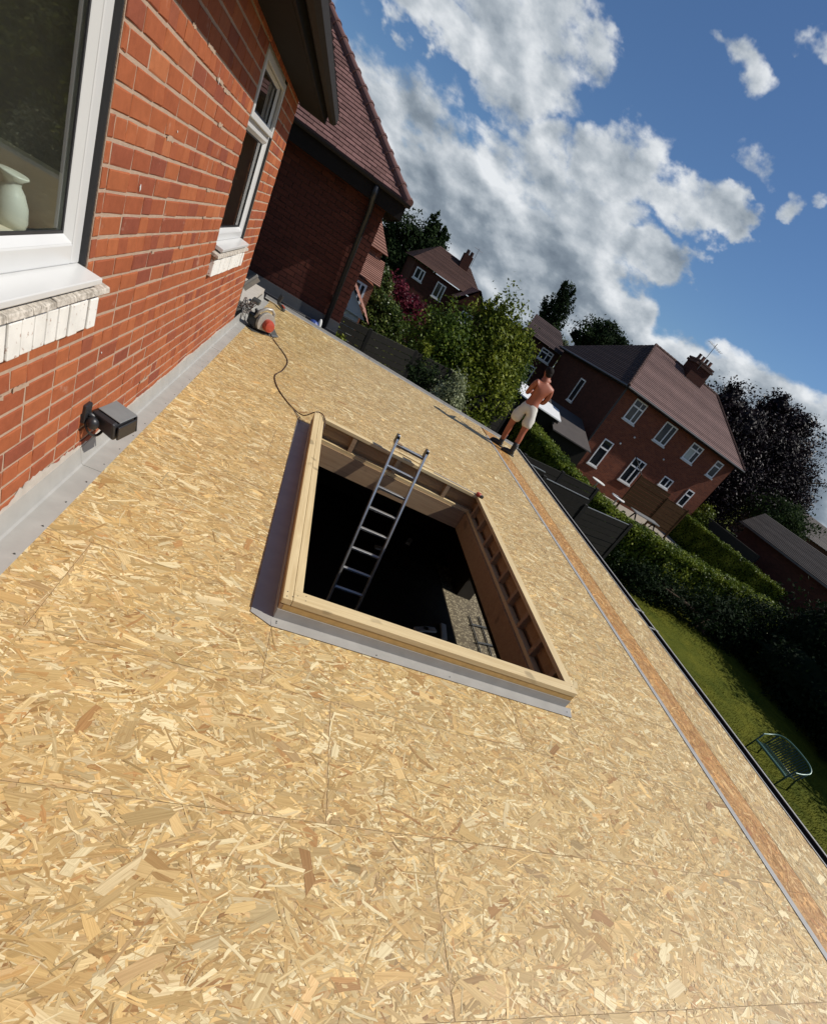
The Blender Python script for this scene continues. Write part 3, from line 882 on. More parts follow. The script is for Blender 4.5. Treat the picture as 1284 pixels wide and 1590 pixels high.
# gutter along the outer edge
gm = MB()
pr = [(4.716, .002), (4.728, -.004), (4.736, -.055), (4.765, -.072), (4.80, -.072), (4.825, -.055), (4.832, .0), (4.846, .003), (4.846, -.02), (4.838, -.06), (4.80, -.085), (4.76, -.085), (4.722, -.065), (4.712, -.02)]
gm.prism([(x, -1.6, z) for x, z in pr], (0, 11.68, 0)).build('gutter', 'gutter', ext)
MB().box((4.828, -1.6, .0032), (4.850, 10.10, .009)).build('gutter_lip', 'lead', ext)
MB().box((4.700, -1.6, .0036), (4.716, 10.06, .0075)).build('drip_edge', 'lead', ext)
MB().box((4.66, -1.6, -.25), (4.71, 10.1, -.022)).build('fascia', 'fascia', ext)
for yb in (3.98, 4.35):
    MB().bar((4.71, yb, .010), (4.90, yb + .02, -.002), .028, .004).build('gutter_bracket', 'grey_metal', ext)

# rooflight upstand
cz = .15
curb = MB().box((HOLE[0], HOLE[2] + .0, -.20), (HOLE[0] + .018, HOLE[3], cz - .045)).build('skylight_curb', 'ply', ext)
x0, x1, y0, y1 = HOLE[0], HOLE[1], HOLE[2], HOLE[3]
T = .095
MB().box((x0 + .0, y0 + .0, cz - .038), (x0 + T * .55, y1, cz)).build('timber_rail', 'timber_y', curb, bevel=.003)
MB().box((x0 + T * .55 + .002, y0 + T + .002, cz - .040), (x0 + T + .006, y1, cz - .002)).build('timber_rail', 'timber_y', curb, bevel=.003)
MB().box((x0 + T * .55 + .002, y0, cz - .038), (x1, y0 + T, cz + .001)).build('timber_rail', 'timber_x', curb, bevel=.003)
MB().box((x1 - .075, y0 + T + .002, cz - .038), (x1, y1, cz)).build('timber_rail', 'timber_y', curb, bevel=.003)
MB().box((x0 + T + .008, y1 - .075, cz - .038), (x1 - .077, y1, cz)).build('timber_rail', 'timber_x', curb, bevel=.003)
# outer ply faces
MB().box((x0 + .02, y0 + .002, -.02), (x1, y0 + .02, cz - .04)).build('ply_face', 'osb_edge', curb)
MB().box((x1 - .018, y0 + .022, -.02), (x1 - .001, y1, cz - .04)).build('ply_face', 'ply', curb)
MB().box((x0 + .02, y1 - .02, -.02), (x1 - .02, y1, cz - .04)).build('ply_face', 'ply', curb)
# studs/noggins and lower plates inside (right and far sides show them as open cells)
for k in range(9):
    yy = y0 + .22 + k * .335
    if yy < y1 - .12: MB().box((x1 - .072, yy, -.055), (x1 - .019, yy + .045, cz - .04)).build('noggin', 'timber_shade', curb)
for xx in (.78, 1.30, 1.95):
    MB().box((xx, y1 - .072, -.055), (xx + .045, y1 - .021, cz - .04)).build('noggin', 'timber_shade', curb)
MB().box((x1 - .078, y0 + .02, -.095), (x1 - .019, y1 - .02, -.057)).build('bottom_plate', 'timber_y', curb)
MB().box((x0 + .02, y1 - .078, -.095), (x1 - .079, y1 - .021, -.057)).build('bottom_plate', 'timber_x', curb)
MB().box((x0 + .020, y0 + .022, -.095), (x0 + .078, y1 - .079, -.057)).build('bottom_plate', 'timber_y', curb)
# trimmer joists below
MB().box((x1 - .095, y0, -.33), (x1 - .045, y1, -.097)).build('trimmer_joist', 'ply', ext)
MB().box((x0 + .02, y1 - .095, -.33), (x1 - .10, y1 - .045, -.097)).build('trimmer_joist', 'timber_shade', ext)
MB().box((x0 + .03, y0 + .05, -.33), (x0 + .08, y1 - .10, -.097)).build('trimmer_joist', 'ply', ext)
MB().box((x0 + .09, y0 + .03, -.33), (x1 - .10, y0 + .08, -.097)).build('trimmer_joist', 'ply', ext)
# grey metal round the foot of the upstand
MB().prism([(x0 - .012, y0 - .003, .004), (x0 + 2.14, y0 - .003, .004), (x0 + 2.14 - .035, y0 - .092, .006), (x0 - .005, y0 - .075, .006)], (0, 0, .003)).build('base_flashing', 'lead', curb)
MB().box((x0 + .0, y0 - .0045, .007), (x1 + .0, y0 - .001, cz - .078)).build('base_flashing', 'lead', curb)
MB().prism([(x0 - .118, y0 - .01, .004), (x0 - .003, y0 - .075, .004), (x0 - .003, y1 - .02, .004), (x0 - .128, y1 - .05, .004)], (0, 0, .003)).build('base_flashing', 'lead', curb)
MB().box((x0 - .0045, y0, .007), (x0 - .001, y1 - .03, cz - .075)).build('base_flashing', 'lead', curb)
nl = MB()
for (a, b_) in ((x0 + .02, y0 - .045), (x0 + .02, y0 - .03), (x0 + 2.08, y0 - .05), (x0 + 1.1, y0 - .055), (x0 + .6, y0 - .06)): nl.tube([(a, b_, .006), (a, b_, .011)], .004, 6)
for (a, b_) in ((x0 + .02, y0 + .02), (x0 + .02, y0 + .06), (x0 + .05, y0 + .03), (x0 + .075, y0 + .05), (x0 + .12, y0 + .03), (x0 + .12, y0 + .07), (x1 - .05, y0 + .03), (x1 - .03, y0 + .06)):
    nl.tube([(a, b_, cz), (a, b_, cz + .0022)], .0032, 6)
nl.build('screw_head', 'dark_metal', curb, stuff=True)

# room below
room = MB()
room.box((-.95, -2.0, GZ + .02), (-.86, 10.3, -.25))           # house wall side
room.box((-.86, 10.05, GZ + .02), (4.66, 10.3, -.25))
room.box((-.86, -2.0, GZ + .02), (4.66, -1.9, -.25))
room.box((4.30, 7.6, GZ + .02), (4.62, 10.05, -.25)).box((4.30, -1.9, GZ + .02), (4.62, 3.2, -.25)).box((4.30, 3.2, -2.15), (4.40, 7.6, -.25))  # last box is a board added over the opening to limit incoming sun
room.build('room_walls_and_sun_board', 'interior', ext)
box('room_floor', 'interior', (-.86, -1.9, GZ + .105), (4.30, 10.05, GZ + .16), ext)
jb = MB()
for k in range(14):
    yy = -1.4 + k * .6
    if yy < 1.9 or yy > 5.4: jb.box((-.8, yy, -.24), (4.6, yy + .045, -.26 - .04))
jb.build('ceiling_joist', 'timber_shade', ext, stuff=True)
struct(box('gravel_patch', 'grit', (3.98, 2.5, GZ + .1), (7.2, 8.6, GZ + .168)))
# metal frame leaning outside the doorway, its bars cross the bright ground
fr = thing('steel_mesh_frame', 'dark metal frame of thin bars on the bright ground outside the room below the rooflight', 'frame', (4.7, 6.4, GZ + .13))
for a, b_ in (((4.45, 5.5, GZ + .19), (4.45, 7.0, GZ + .19)), ((4.95, 5.4, GZ + .19), (4.95, 7.2, GZ + .19)), ((4.70, 5.45, GZ + .19), (4.70, 7.1, GZ + .19)), ((5.2, 5.3, GZ + .19), (5.2, 7.2, GZ + .19))):
    MB().tube([a, b_], .012, 6).build('long_bar', 'dark_metal', fr)
for yy in (5.75, 6.2, 6.7): MB().tube([(4.42, yy, GZ + .215), (5.3, yy + .15, GZ + .215)], .016, 6).build('cross_bar', 'dark_metal', fr)
# offcuts on the floor
for i, (x, y, a, l) in enumerate([(3.25, 6.05, .5, .30), (3.42, 6.12, .3, .26), (3.72, 6.2, 1.45, .42), (2.6, 8.2, .2, .22), (3.35, 9.0, 1.2, .3)]):
    mb = MB(); mb.m = Matrix.Translation((x, y, GZ + .19)) @ Matrix.Rotation(a, 4, 'Z'); mb.box((-l / 2, -.05, -.02), (l / 2, .05, .02)); mb.m = Matrix.Identity(4)
    o = mb.build('board_offcut', 'render_white'); tag(o, ['pale board offcut lying nearest the front edge of the hole, left one', 'narrow pale offcut between two others on the floor below', 'long grey white offcut beside the lit gravel below', 'small pale offcut deep in the dark room behind the ladder', 'pale offcut in the dark near the far wall of the room below'][i], 'offcut', 'offcuts on the floor below the rooflight')

# ------------------------------------------------------------------ ladder
lad = thing('ladder', 'narrow aluminium ladder leaning up out of the open rooflight', 'ladder', (1.42, 4.3, GZ + .16))
TL, TR = Vector((1.185, 5.125, .36)), Vector((1.545, 5.135, .355))
dL = Vector((.0, -.35, -1.0)).normalized()
def lp(base, s): return base + dL * s
for base in (TL, TR):
    MB().bar(base, lp(base, 3.15), .026, .062, up=(0, 1, .3)).build('stile', 'aluminium', lad, bevel=.004)
    MB().bar(base + Vector((0, -.01, 0)), base + Vector((.0, .0, -.09)), .034, .075, up=(0, 1, .3)).build('end_cap', 'black_plastic', lad)
for k in range(11):
    s = .10 + k * .243
    MB().bar(lp(TL, s), lp(TR, s), .030, .030, up=(0, 1, .3)).build('rung', 'aluminium', lad, bevel=.004)
MB().box((1.19, 5.08, .24), (1.26, 5.13, .29)).build('hook', 'timber_shade', lad)
# tape measure on the corner of the upstand
tp = thing('tape_measure', 'small red and black tape measure on the far right corner of the upstand', 'tape measure', (2.36, 5.16, cz))
MB().lathe([(.001, 0), (.034, 0), (.036, .008), (.036, .03), (.030, .036), (.001, .036)], (2.36, 5.15, cz + .001), 18).build('case', 'red_plastic', tp, smooth=False)
MB().box((2.37, 5.10, cz + .002), (2.41, 5.14, cz + .034)).build('grip', 'black_plastic', tp, bevel=.004)
MB().bar((1.75, 5.18, cz + .004), (2.34, 5.17, cz + .004), .018, .003).build('blade', 'lead', tp)
# splintered offcut lying at the far edge of the hole
so = MB(); so.prism([(1.18, 5.20, cz + .004), (1.30, 5.23, cz + .004), (1.62, 5.19, cz + .004), (1.86, 5.215, cz + .004), (1.60, 5.28, cz + .004), (1.25, 5.27, cz + .004)], (0, 0, .012))
o = so.build('wood_splinter', 'timber_x'); tag(o, 'splintered pale timber offcut lying behind the top of the ladder', 'offcut')

# ------------------------------------------------------------------ circular saw + cord
saw = thing('circular_saw', 'grey circular saw with red cap and blade guard standing on the boards', 'power saw', (-.50, 7.75, 0))
g = MB(); C0 = Vector((-.50, 7.82, .138))
R_ = .125; q = Matrix.Translation(C0) @ Matrix.Rotation(rad(48), 4, 'Z') @ Matrix.Scale(1.2, 4)
g.m = q
pts = [(R_ * math.cos(a) * (1.0), 0, R_ * math.sin(a)) for a in [rad(x) for x in range(-40, 221, 15)]]
g.prism(pts, (0, .035, 0)); g.build('blade_guard', 'grey_metal', saw, bevel=.006)
g = MB(); g.m = q; g.lathe([(.001, -.02), (.045, -.02), (.066, -.01), (.068, .02), (.060, .042), (.03, .05), (.001, .05)], (0.01, -.01, .0), 22, ax=(0, -1, 0)); g.build('motor_cap', 'red_plastic', saw, smooth=False)
g = MB(); g.m = q; g.box((-.17, .0, -.112), (.17, .14, -.104)); g.build('base_plate', 'dark_metal', saw)
g = MB(); g.m = q; g.prism([(.08, -.002, -.108), (.25, .02, -.10), (.26, .06, -.09), (.10, .10, -.02), (.07, .04, .06)], (0, .012, .0)); g.build('front_shoe', 'dark_metal', saw)
g = MB(); g.m = q; g.box((-.13, .036, -.09), (.06, .17, .045)); g.build('motor_body', 'black_plastic', saw, bevel=.02)
g = MB(); g.m = q; g.tube([(-.12, .06, .02), (-.10, .05, .10), (-.04, .03, .155), (.03, .02, .165), (.075, .02, .13), (.07, .02, .08)], .017, 8); g.build('handle', 'grey_metal', saw, smooth=True)
g = MB(); g.m = q; g.tube([(-.10, .10, .04), (-.10, .10, .085)], .012, 8).ball((-.10, .10, .09), .018, 8); g.build('knob', 'black_plastic', saw, smooth=True)
def curve_pts(P, n=10):
    P = [Vector(p) for p in P]; out = []
    for i in range(len(P) - 1):
        p0, p1, p2, p3 = P[max(i - 1, 0)], P[i], P[i + 1], P[min(i + 2, len(P) - 1)]
        for k in range(n):
            t_ = k / n; out.append(.5 * ((2 * p1) + (-p0 + p2) * t_ + (2 * p0 - 5 * p1 + 4 * p2 - p3) * t_ ** 2 + (-p0 + 3 * p1 - 3 * p2 + p3) * t_ ** 3))
    out.append(P[-1]); return out
MB().tube(curve_pts([(-.46, 7.80, .10), (-.42, 7.93, .03), (-.33, 7.76, .009), (-.15, 7.35, .009), (-.085, 7.05, .009), (-.10, 6.60, .009), (-.15, 6.22, .009), (-.07, 5.83, .009), (.09, 5.50, .009), (.24, 5.30, .03), (.335, 5.22, .14), (.38, 5.23, cz + .008), (.43, 5.16, cz + .008), (.452, 4.98, .12), (.455, 4.95, -.25), (.47, 4.95, -1.4)]), .0055, 6).build('power_cord', 'cord', smooth=True)
tag(bpy.data.objects['power_cord'], 'thin dark power cord snaking from the saw to the rooflight corner', 'cord')
MB().tube(curve_pts([(.10, 5.49, .009), (.17, 5.36, .010), (.215, 5.20, .012), (.23, 5.10, .012)]), .004, 6).build('cord_tail', 'cord_grey', bpy.data.objects['power_cord'])

# nail gun / pliers at the far edge
dr = thing('hand_tool', 'small dark hand tool standing on the far edge trim of the roof', 'tool', (-.55, 10.2, 0))
MB().bar((-.60, 10.36, .06), (-.57, 10.34, .20), .05, .06).build('handle', 'black_plastic', dr, bevel=.01)
MB().bar((-.60, 10.36, .06), (-.46, 10.12, .03), .045, .05).build('body', 'dark_metal', dr, bevel=.01)
MB().bar((-.52, 10.24, .07), (-.47, 10.15, .06), .03, .03).build('nozzle', 'red_plastic', dr)

# corner clutter: parapet coping, downpipe stub, coil of cable
cp = MB().box((-1.25, 8.45, -.4), (-.868, 10.42, .13)).build('parapet_block', 'concrete'); tag(cp, 'pale concrete coping block just past the corner of the brick house', 'coping')
dp = thing('rainwater_pipe', 'black rainwater pipe stub against the far corner of the brick house', 'drainpipe', (-.9, 7.55, -.2))
MB().box((-.93, 7.45, -.2), (-.86, 7.54, .55)).build('pipe', 'black_plastic', dp, bevel=.01)
MB().bar((-.93, 8.0, .40), (-.80, 8.02, .60), .05, .03).build('bracket', 'lead', dp)
MB().bar((-.90, 7.98, .37), (-.77, 8.0, .57), .014, .05).build('bracket', 'grey_metal', dp)
for i, (seed, mt, rr, lab) in enumerate(((1, 'cord_grey', .0055, 'grey tangle of looped cable hanging over the flashing by the house corner'), (2, 'cord', .005, 'dark looped cable lying in the corner behind the brick house'))):
    r = random.Random(seed); P = []
    for k in range(26):
        a = k * .95; P.append((-.84 + .075 * math.cos(a) + r.uniform(-.03, .03) + .02 * i, 7.85 + .02 * k * (1 if i else .6) + .10 * math.sin(a), .13 + .14 * abs(math.sin(k * .8 + seed)) * r.random()))
    if i == 0: P += [(-.82, 7.75, .16), (-.74, 7.72, .07), (-.66, 7.9, .02), (-.68, 8.15, .03), (-.78, 8.1, .10)]
    MB().tube(curve_pts(P, 5), rr, 5).build('cable', mt, smooth=True)
    tag([o for o in bpy.data.objects if o.name.startswith('cable')][-1], lab, 'cable')
MB().tube(curve_pts([(-.62, 7.95, .012), (-.74, 7.80, .02), (-.79, 7.95, .09), (-.80, 8.3, .14), (-.84, 9.0, .14)]), .006, 6).build('hose', 'cord_grey', smooth=True); tag(bpy.data.objects['hose'], 'thin grey hose curving from the saw over the upstand', 'hose')
MB().box((-.85, 8.75, .131), (-.74, 8.95, .19)).build('junction_box', 'dark_metal', bevel=.01); tag(bpy.data.objects['junction_box'], 'small dark box on the pale coping past the house corner', 'box')
# clutter at the foot of the wing
tag(MB().ball((.06, 10.75, -.02), .10, 10, (1, .8, .8)).build('blue_bag', 'blue_plastic', smooth=False), 'small crumpled blue bag at the foot of the brick wing', 'bag')
tag(MB().ball((.16, 10.78, .02), .05, 10, (.8, .8, 2.2)).build('plastic_bottle', 'render_white', smooth=True), 'pale plastic bottle beside the blue bag at the wing corner', 'bottle')
tag(MB().bar((.25, 11.15, -.3), (.46, 11.15, .30), .10, .03).build('leaning_board', 'concrete'), 'weathered pale board leaning at the right corner of the brick wing', 'board')

# ------------------------------------------------------------------ security lamp on the wall
lamp = thing('floodlight', 'black boxy floodlight fixed low on the brick wall above the flashing', 'wall light', (-.80, 2.85, .25))
lq = Matrix.Translation((-.742, 2.93, .305)) @ Matrix.Rotation(rad(-14), 4, 'Z') @ Matrix.Rotation(rad(14), 4, 'Y') @ Matrix.Rotation(rad(10), 4, 'X') @ Matrix.Diagonal((1.1, 1.2, .62, 1))
g = MB(); g.m = lq
A = [(-.055, -.09, -.065), (.075, -.09, -.085), (.075, .05, -.085), (-.055, .05, -.065), (-.055, -.09, .055), (.055, -.09, .075), (.055, .05, .075), (-.055, .05, .055)]
g.add(A, [(0, 3, 2, 1), (4, 5, 6, 7), (0, 1, 5, 4), (1, 2, 6, 5), (2, 3, 7, 6), (3, 0, 4, 7)])
g.build('housing', 'black_plastic', lamp, bevel=.012)
g = MB(); g.m = lq; g.prism([(-.045, .052, .05), (.060, .052, .068), (.085, .052, -.08), (-.045, .052, -.06)], (0, .012, 0)); g.build('glass_frame', 'gutter', lamp, bevel=.004)
g = MB(); g.m = lq; g.prism([(-.05, -.06, .062), (.060, -.06, .082), (.062, .055, .082), (-.05, .055, .062)], (0, 0, .01)); g.build('top_cover', 'lamp_lens', lamp, bevel=.004)
g = MB(); g.m = lq; g.prism([(.078, -.075, -.070), (.064, -.075, .062), (.064, .045, .062), (.078, .045, -.070)], (.008, 0, 0)); g.build('front_cover', 'black_plastic', lamp, bevel=.003)
MB().box((WX - .005, 2.78, .27), (WX + .022, 2.86, .37)).build('back_plate', 'black_plastic', lamp, bevel=.006)
MB().tube([(WX + .02, 2.82, .32), (-.81, 2.84, .30), (-.785, 2.88, .30)], .016, 8).build('arm', 'black_plastic', lamp, smooth=True)
MB().ball((-.800, 2.80, .285), .030, 10, (1, 1, 1.15)).build('sensor', 'black_plastic', lamp, smooth=True)
MB().box((-.812, 2.822, .27), (-.795, 2.862, .305)).build('bracket_bolt', 'grey_metal', lamp)
MB().tube(curve_pts([(WX + .01, 2.80, .31), (-.815, 2.79, .24), (-.79, 2.83, .205), (-.775, 2.88, .22), (-.77, 2.90, .27)], 6), .0065, 6).build('cable', 'black_plastic', lamp, smooth=True)

# ------------------------------------------------------------------ person
def skin_mesh(name, verts, edges, radii, mt, parent, root=0, sub=2):
    me = bpy.data.meshes.new(name); off = ORG[parent]
    me.from_pydata([tuple(Vector(v) - off) for v in verts], edges, [])
    o = link(name, me, None, parent, off)
    sk = o.modifiers.new('skin', 'SKIN'); sk.use_smooth_shade = True; sk.branch_smoothing = .6
    for i, r_ in enumerate(radii):
        d = me.skin_vertices[0].data[i]; d.radius = r_ if isinstance(r_, tuple) else (r_, r_); d.use_root = (i == root)
    ss = o.modifiers.new('sub', 'SUBSURF'); ss.levels = sub; ss.render_levels = sub
    me.materials.append(MAT[mt]); return o
man = thing('person', 'shirtless man in pale shorts and black boots standing at the roof corner', 'person', (4.12, 9.15, 0))
B = [  # position, radius
    ((4.09, 9.17, .96), (.115, .105)),   # 0 pelvis
    ((4.09, 9.16, 1.08), (.120, .095)),  # 1 waist
    ((4.095, 9.14, 1.22), (.150, .105)),   # 2 ribs
    ((4.10, 9.14, 1.35), (.155, .105)),   # 3 chest
    ((4.085, 9.17, 1.44), (.075, .065)),   # 4 neck base
    ((4.07, 9.20, 1.50), (.052, .055)),   # 5 neck
    ((4.055, 9.225, 1.575), (.070, .080)), # 6 head centre
    ((4.05, 9.235, 1.635), (.055, .065)), # 7 crown
    ((3.935, 9.16, 1.375), (.062, .060)),  # 8 L shoulder
    ((3.91, 9.19, 1.24), (.047, .047)),    # 9 L upper arm
    ((3.915, 9.25, 1.12), (.040, .040)),   # 10 L elbow
    ((3.96, 9.36, 1.11), (.035, .035)),   # 11 L forearm
    ((4.03, 9.42, 1.13), (.026, .026)),   # 12 L wrist
    ((4.26, 9.14, 1.375), (.062, .060)),  # 13 R shoulder
    ((4.295, 9.15, 1.24), (.048, .048)),   # 14
    ((4.295, 9.20, 1.105), (.041, .041)),   # 15 elbow
    ((4.25, 9.32, 1.09), (.036, .036)),    # 16
    ((4.17, 9.41, 1.12), (.026, .026)),    # 17 wrist
    ((4.005, 9.22, .86), (.092, .095)),    # 18 L hip
    ((3.985, 9.26, .66), (.075, .078)),   # 19 L thigh
    ((3.99, 9.27, .49), (.054, .056)),   # 20 L knee
    ((4.01, 9.30, .34), (.056, .058)),  # 21 L calf
    ((4.035, 9.325, .12), (.038, .038)),    # 22 L ankle
    ((4.185, 9.12, .86), (.092, .095)),    # 23 R hip
    ((4.20, 9.08, .66), (.075, .078)),    # 24
    ((4.205, 9.06, .48), (.055, .056)),   # 25
    ((4.215, 9.04, .33), (.056, .058)),   # 26
    ((4.215, 9.03, .12), (.038, .038)),     # 27
]
E_ = [(0, 1), (1, 2), (2, 3), (3, 4), (4, 5), (5, 6), (6, 7), (3, 8), (8, 9), (9, 10), (10, 11), (11, 12), (3, 13), (13, 14), (14, 15), (15, 16), (16, 17), (0, 18), (18, 19), (19, 20), (20, 21), (21, 22), (0, 23), (23, 24), (24, 25), (25, 26), (26, 27)]
B = [(p_, (r_[0] * 1.16, r_[1] * 1.12)) for p_, r_ in B]
body = skin_mesh('body', [b_[0] for b_ in B], E_, [b_[1] for b_ in B], 'skin', man)
# hands: palm plus five fingers, holding something in front of him
for sgn, wr in ((-1, Vector((4.03, 9.42, 1.13))), (1, Vector((4.17, 9.41, 1.12)))):
    tw = Vector((-sgn * .6, .7, .15)).normalized(); up_ = Vector((0, 0, 1)); sd_ = tw.cross(up_).normalized()
    vs = [wr, wr + tw * .045]; ed = [(0, 1)]; rs = [.024, (.026, .016)]
    for f_ in range(4):
        o_ = (f_ - 1.5) * .018; l = (.062, .070, .066, .052)[f_]
        b0 = wr + tw * .075 + up_ * (-o_); b1 = b0 + tw * l * .5; b2 = b1 + (tw * .4 - sd_ * sgn * .8) * l * .5
        n0 = len(vs); vs += [b0, b1, b2]; rs += [.0095, .0085, .0075]; ed += [(1, n0), (n0, n0 + 1), (n0 + 1, n0 + 2)]
    n0 = len(vs); vs += [wr + tw * .03 + up_ * .028, wr + tw * .065 + up_ * .045]; rs += [.011, .009]; ed += [(1, n0), (n0, n0 + 1)]
    skin_mesh('hand', vs, ed, rs, 'skin', man, 0, 1)
# ears, nose
MB().ball((3.984, 9.225, 1.575), .017, 8, (.5, 1, 1.5)).ball((4.126, 9.235, 1.575), .017, 8, (.5, 1, 1.5)).build('ear', 'skin', man, smooth=True)
MB().ball((4.05, 9.318, 1.565), .014, 8, (.8, 1.3, 1.4)).build('nose', 'skin', man, smooth=True)
MB().ball((4.02, 9.302, 1.59), .009, 8).ball((4.08, 9.302, 1.59), .009, 8).build('eye', 'render_white', man, smooth=True)
MB().bar((4.03, 9.308, 1.535), (4.07, 9.308, 1.535), .008, .008).build('mouth', 'red_plastic', man)
MB().ball((4.053, 9.212, 1.610), .088, 16, (.92, 1.02, .92)).ball((4.056, 9.17, 1.57), .065, 12, (1.02, .75, 1.1)).build('hair', 'hair', man, smooth=True)
# shorts as one garment: waist tube splitting to two legs
sh = [((4.09, 9.17, 1.05), (.150, .128)), ((4.09, 9.17, .95), (.160, .14)), ((4.01, 9.20, .85), (.125, .125)), ((3.985, 9.235, .72), (.122, .122)), ((3.975, 9.25, .55), (.125, .125)), ((4.18, 9.13, .85), (.125, .125)), ((4.20, 9.10, .72), (.122, .122)), ((4.21, 9.085, .55), (.125, .125))]
skin_mesh('shorts', [a[0] for a in sh], [(0, 1), (1, 2), (2, 3), (3, 4), (1, 5), (5, 6), (6, 7)], [a[1] for a in sh], 'shorts', man, 1)
tx_ = bpy.data.textures.new('cloth_folds', 'CLOUDS'); tx_.noise_scale = .09
dm = bpy.data.objects['shorts'].modifiers.new('folds', 'DISPLACE'); dm.texture = tx_; dm.strength = .035; dm.mid_level = .5
for (x, y, ang) in ((4.035, 9.33, rad(150)), (4.215, 9.03, rad(170))):
    bt = MB(); d = Vector((math.cos(ang), math.sin(ang), 0)); s_ = Vector((-d.y, d.x, 0)); c_ = Vector((x, y, 0))
    if True:
        bt.tube([c_ + Vector((0, -.005, .27)), c_ + Vector((0, 0, .18)), c_ + Vector((0, 0, .09)), c_ + Vector((0, 0, .045))], [.056, .052, .050, .054], 14)
        bt.tube([c_ - d * .055 + Vector((0, 0, .045)), c_ + Vector((0, 0, .055)), c_ + d * .09 + Vector((0, 0, .05)), c_ + d * .17 + Vector((0, 0, .038)), c_ + d * .205 + Vector((0, 0, .03))], [.036, .046, .046, .040, .018], 14)
        bt.prism([c_ - d * .085 - s_ * .035 + Vector((0, 0, .004)), c_ + d * .08 - s_ * .045 + Vector((0, 0, .004)), c_ + d * .19 - s_ * .03 + Vector((0, 0, .004)), c_ + d * .22 + Vector((0, 0, .004)), c_ + d * .19 + s_ * .03 + Vector((0, 0, .004)), c_ + d * .08 + s_ * .045 + Vector((0, 0, .004)), c_ - d * .085 + s_ * .035 + Vector((0, 0, .004))], (0, 0, .022))
    bt.build('boot', 'boot', man, smooth=True)

# ------------------------------------------------------------------ foliage
def leaves(name, mt, parent, ells, n, size, seed=0, clump=.22, shell=.55, toneshift=0., stuff=False, aspect=1.6, zmin=None):
    """ells: list of (centre, radii); leaves gathered in clumps near the surface of each ellipsoid"""
    rng = np.random.default_rng(seed)
    vol = np.array([e[1][0] * e[1][1] * e[1][2] for e in ells]) ** (2 / 3); vol = vol / vol.sum()
    P = []; Tn = []; NN = []
    for e, w in zip(ells, vol):
        m_ = int(n * w); c = np.array(e[0]); r_ = np.array(e[1])
        nc = max(12, int(m_ / 55))
        d = rng.normal(size=(nc, 3)); d /= np.linalg.norm(d, axis=1)[:, None]
        rad_ = shell + (1 - shell) * rng.random(nc) ** .7
        rad_ *= 1 + .16 * rng.normal(size=nc)
        cc = d * rad_[:, None]
        ctone = rng.uniform(.15, .75, nc)
        k = rng.integers(0, nc, m_)
        loc = cc[k] + rng.normal(size=(m_, 3)) * clump * rng.uniform(.5, 1.1, nc)[k][:, None]
        P.append(c + loc * r_); Tn.append(np.clip(ctone[k] + rng.normal(0, .18, m_) + toneshift, 0, 1)); NN.append(d[k])
    P = np.concatenate(P); Tn = np.concatenate(Tn); NN = np.concatenate(NN)
    if zmin is not None: P[:, 2] = np.maximum(P[:, 2], zmin + rng.random(len(P)) * .1)
    m_ = len(P)
    nr = rng.normal(size=(m_, 3)) * .8 + NN * .6 + np.array([0, 0, .5]); nr /= np.linalg.norm(nr, axis=1)[:, None]
    a = np.cross(nr, rng.normal(size=(m_, 3))); a /= np.linalg.norm(a, axis=1)[:, None]; b_ = np.cross(nr, a)
    s = size * rng.uniform(.55, 1.35, m_)[:, None]
    V = np.stack([P - a * s * aspect * .5, P + b_ * s * .42, P + a * s * aspect * .5, P - b_ * s * .42], 1)
    me = bpy.data.meshes.new(name); off = np.array(ORG[parent]) if parent else np.zeros(3)
    me.vertices.add(m_ * 4); me.vertices.foreach_set('co', (V - off).ravel())
    me.loops.add(m_ * 4); me.loops.foreach_set('vertex_index', np.arange(m_ * 4, dtype=np.int32))
    me.polygons.add(m_); me.polygons.foreach_set('loop_start', (np.arange(m_) * 4).astype(np.int32)); me.polygons.foreach_set('loop_total', np.full(m_, 4, np.int32))
    me.update(calc_edges=True)
    at = me.attributes.new('tone', 'FLOAT', 'FACE'); at.data.foreach_set('value', Tn)
    me.materials.append(MAT[mt])
    return link(name, me, None, parent, ORG[parent] if parent else None)
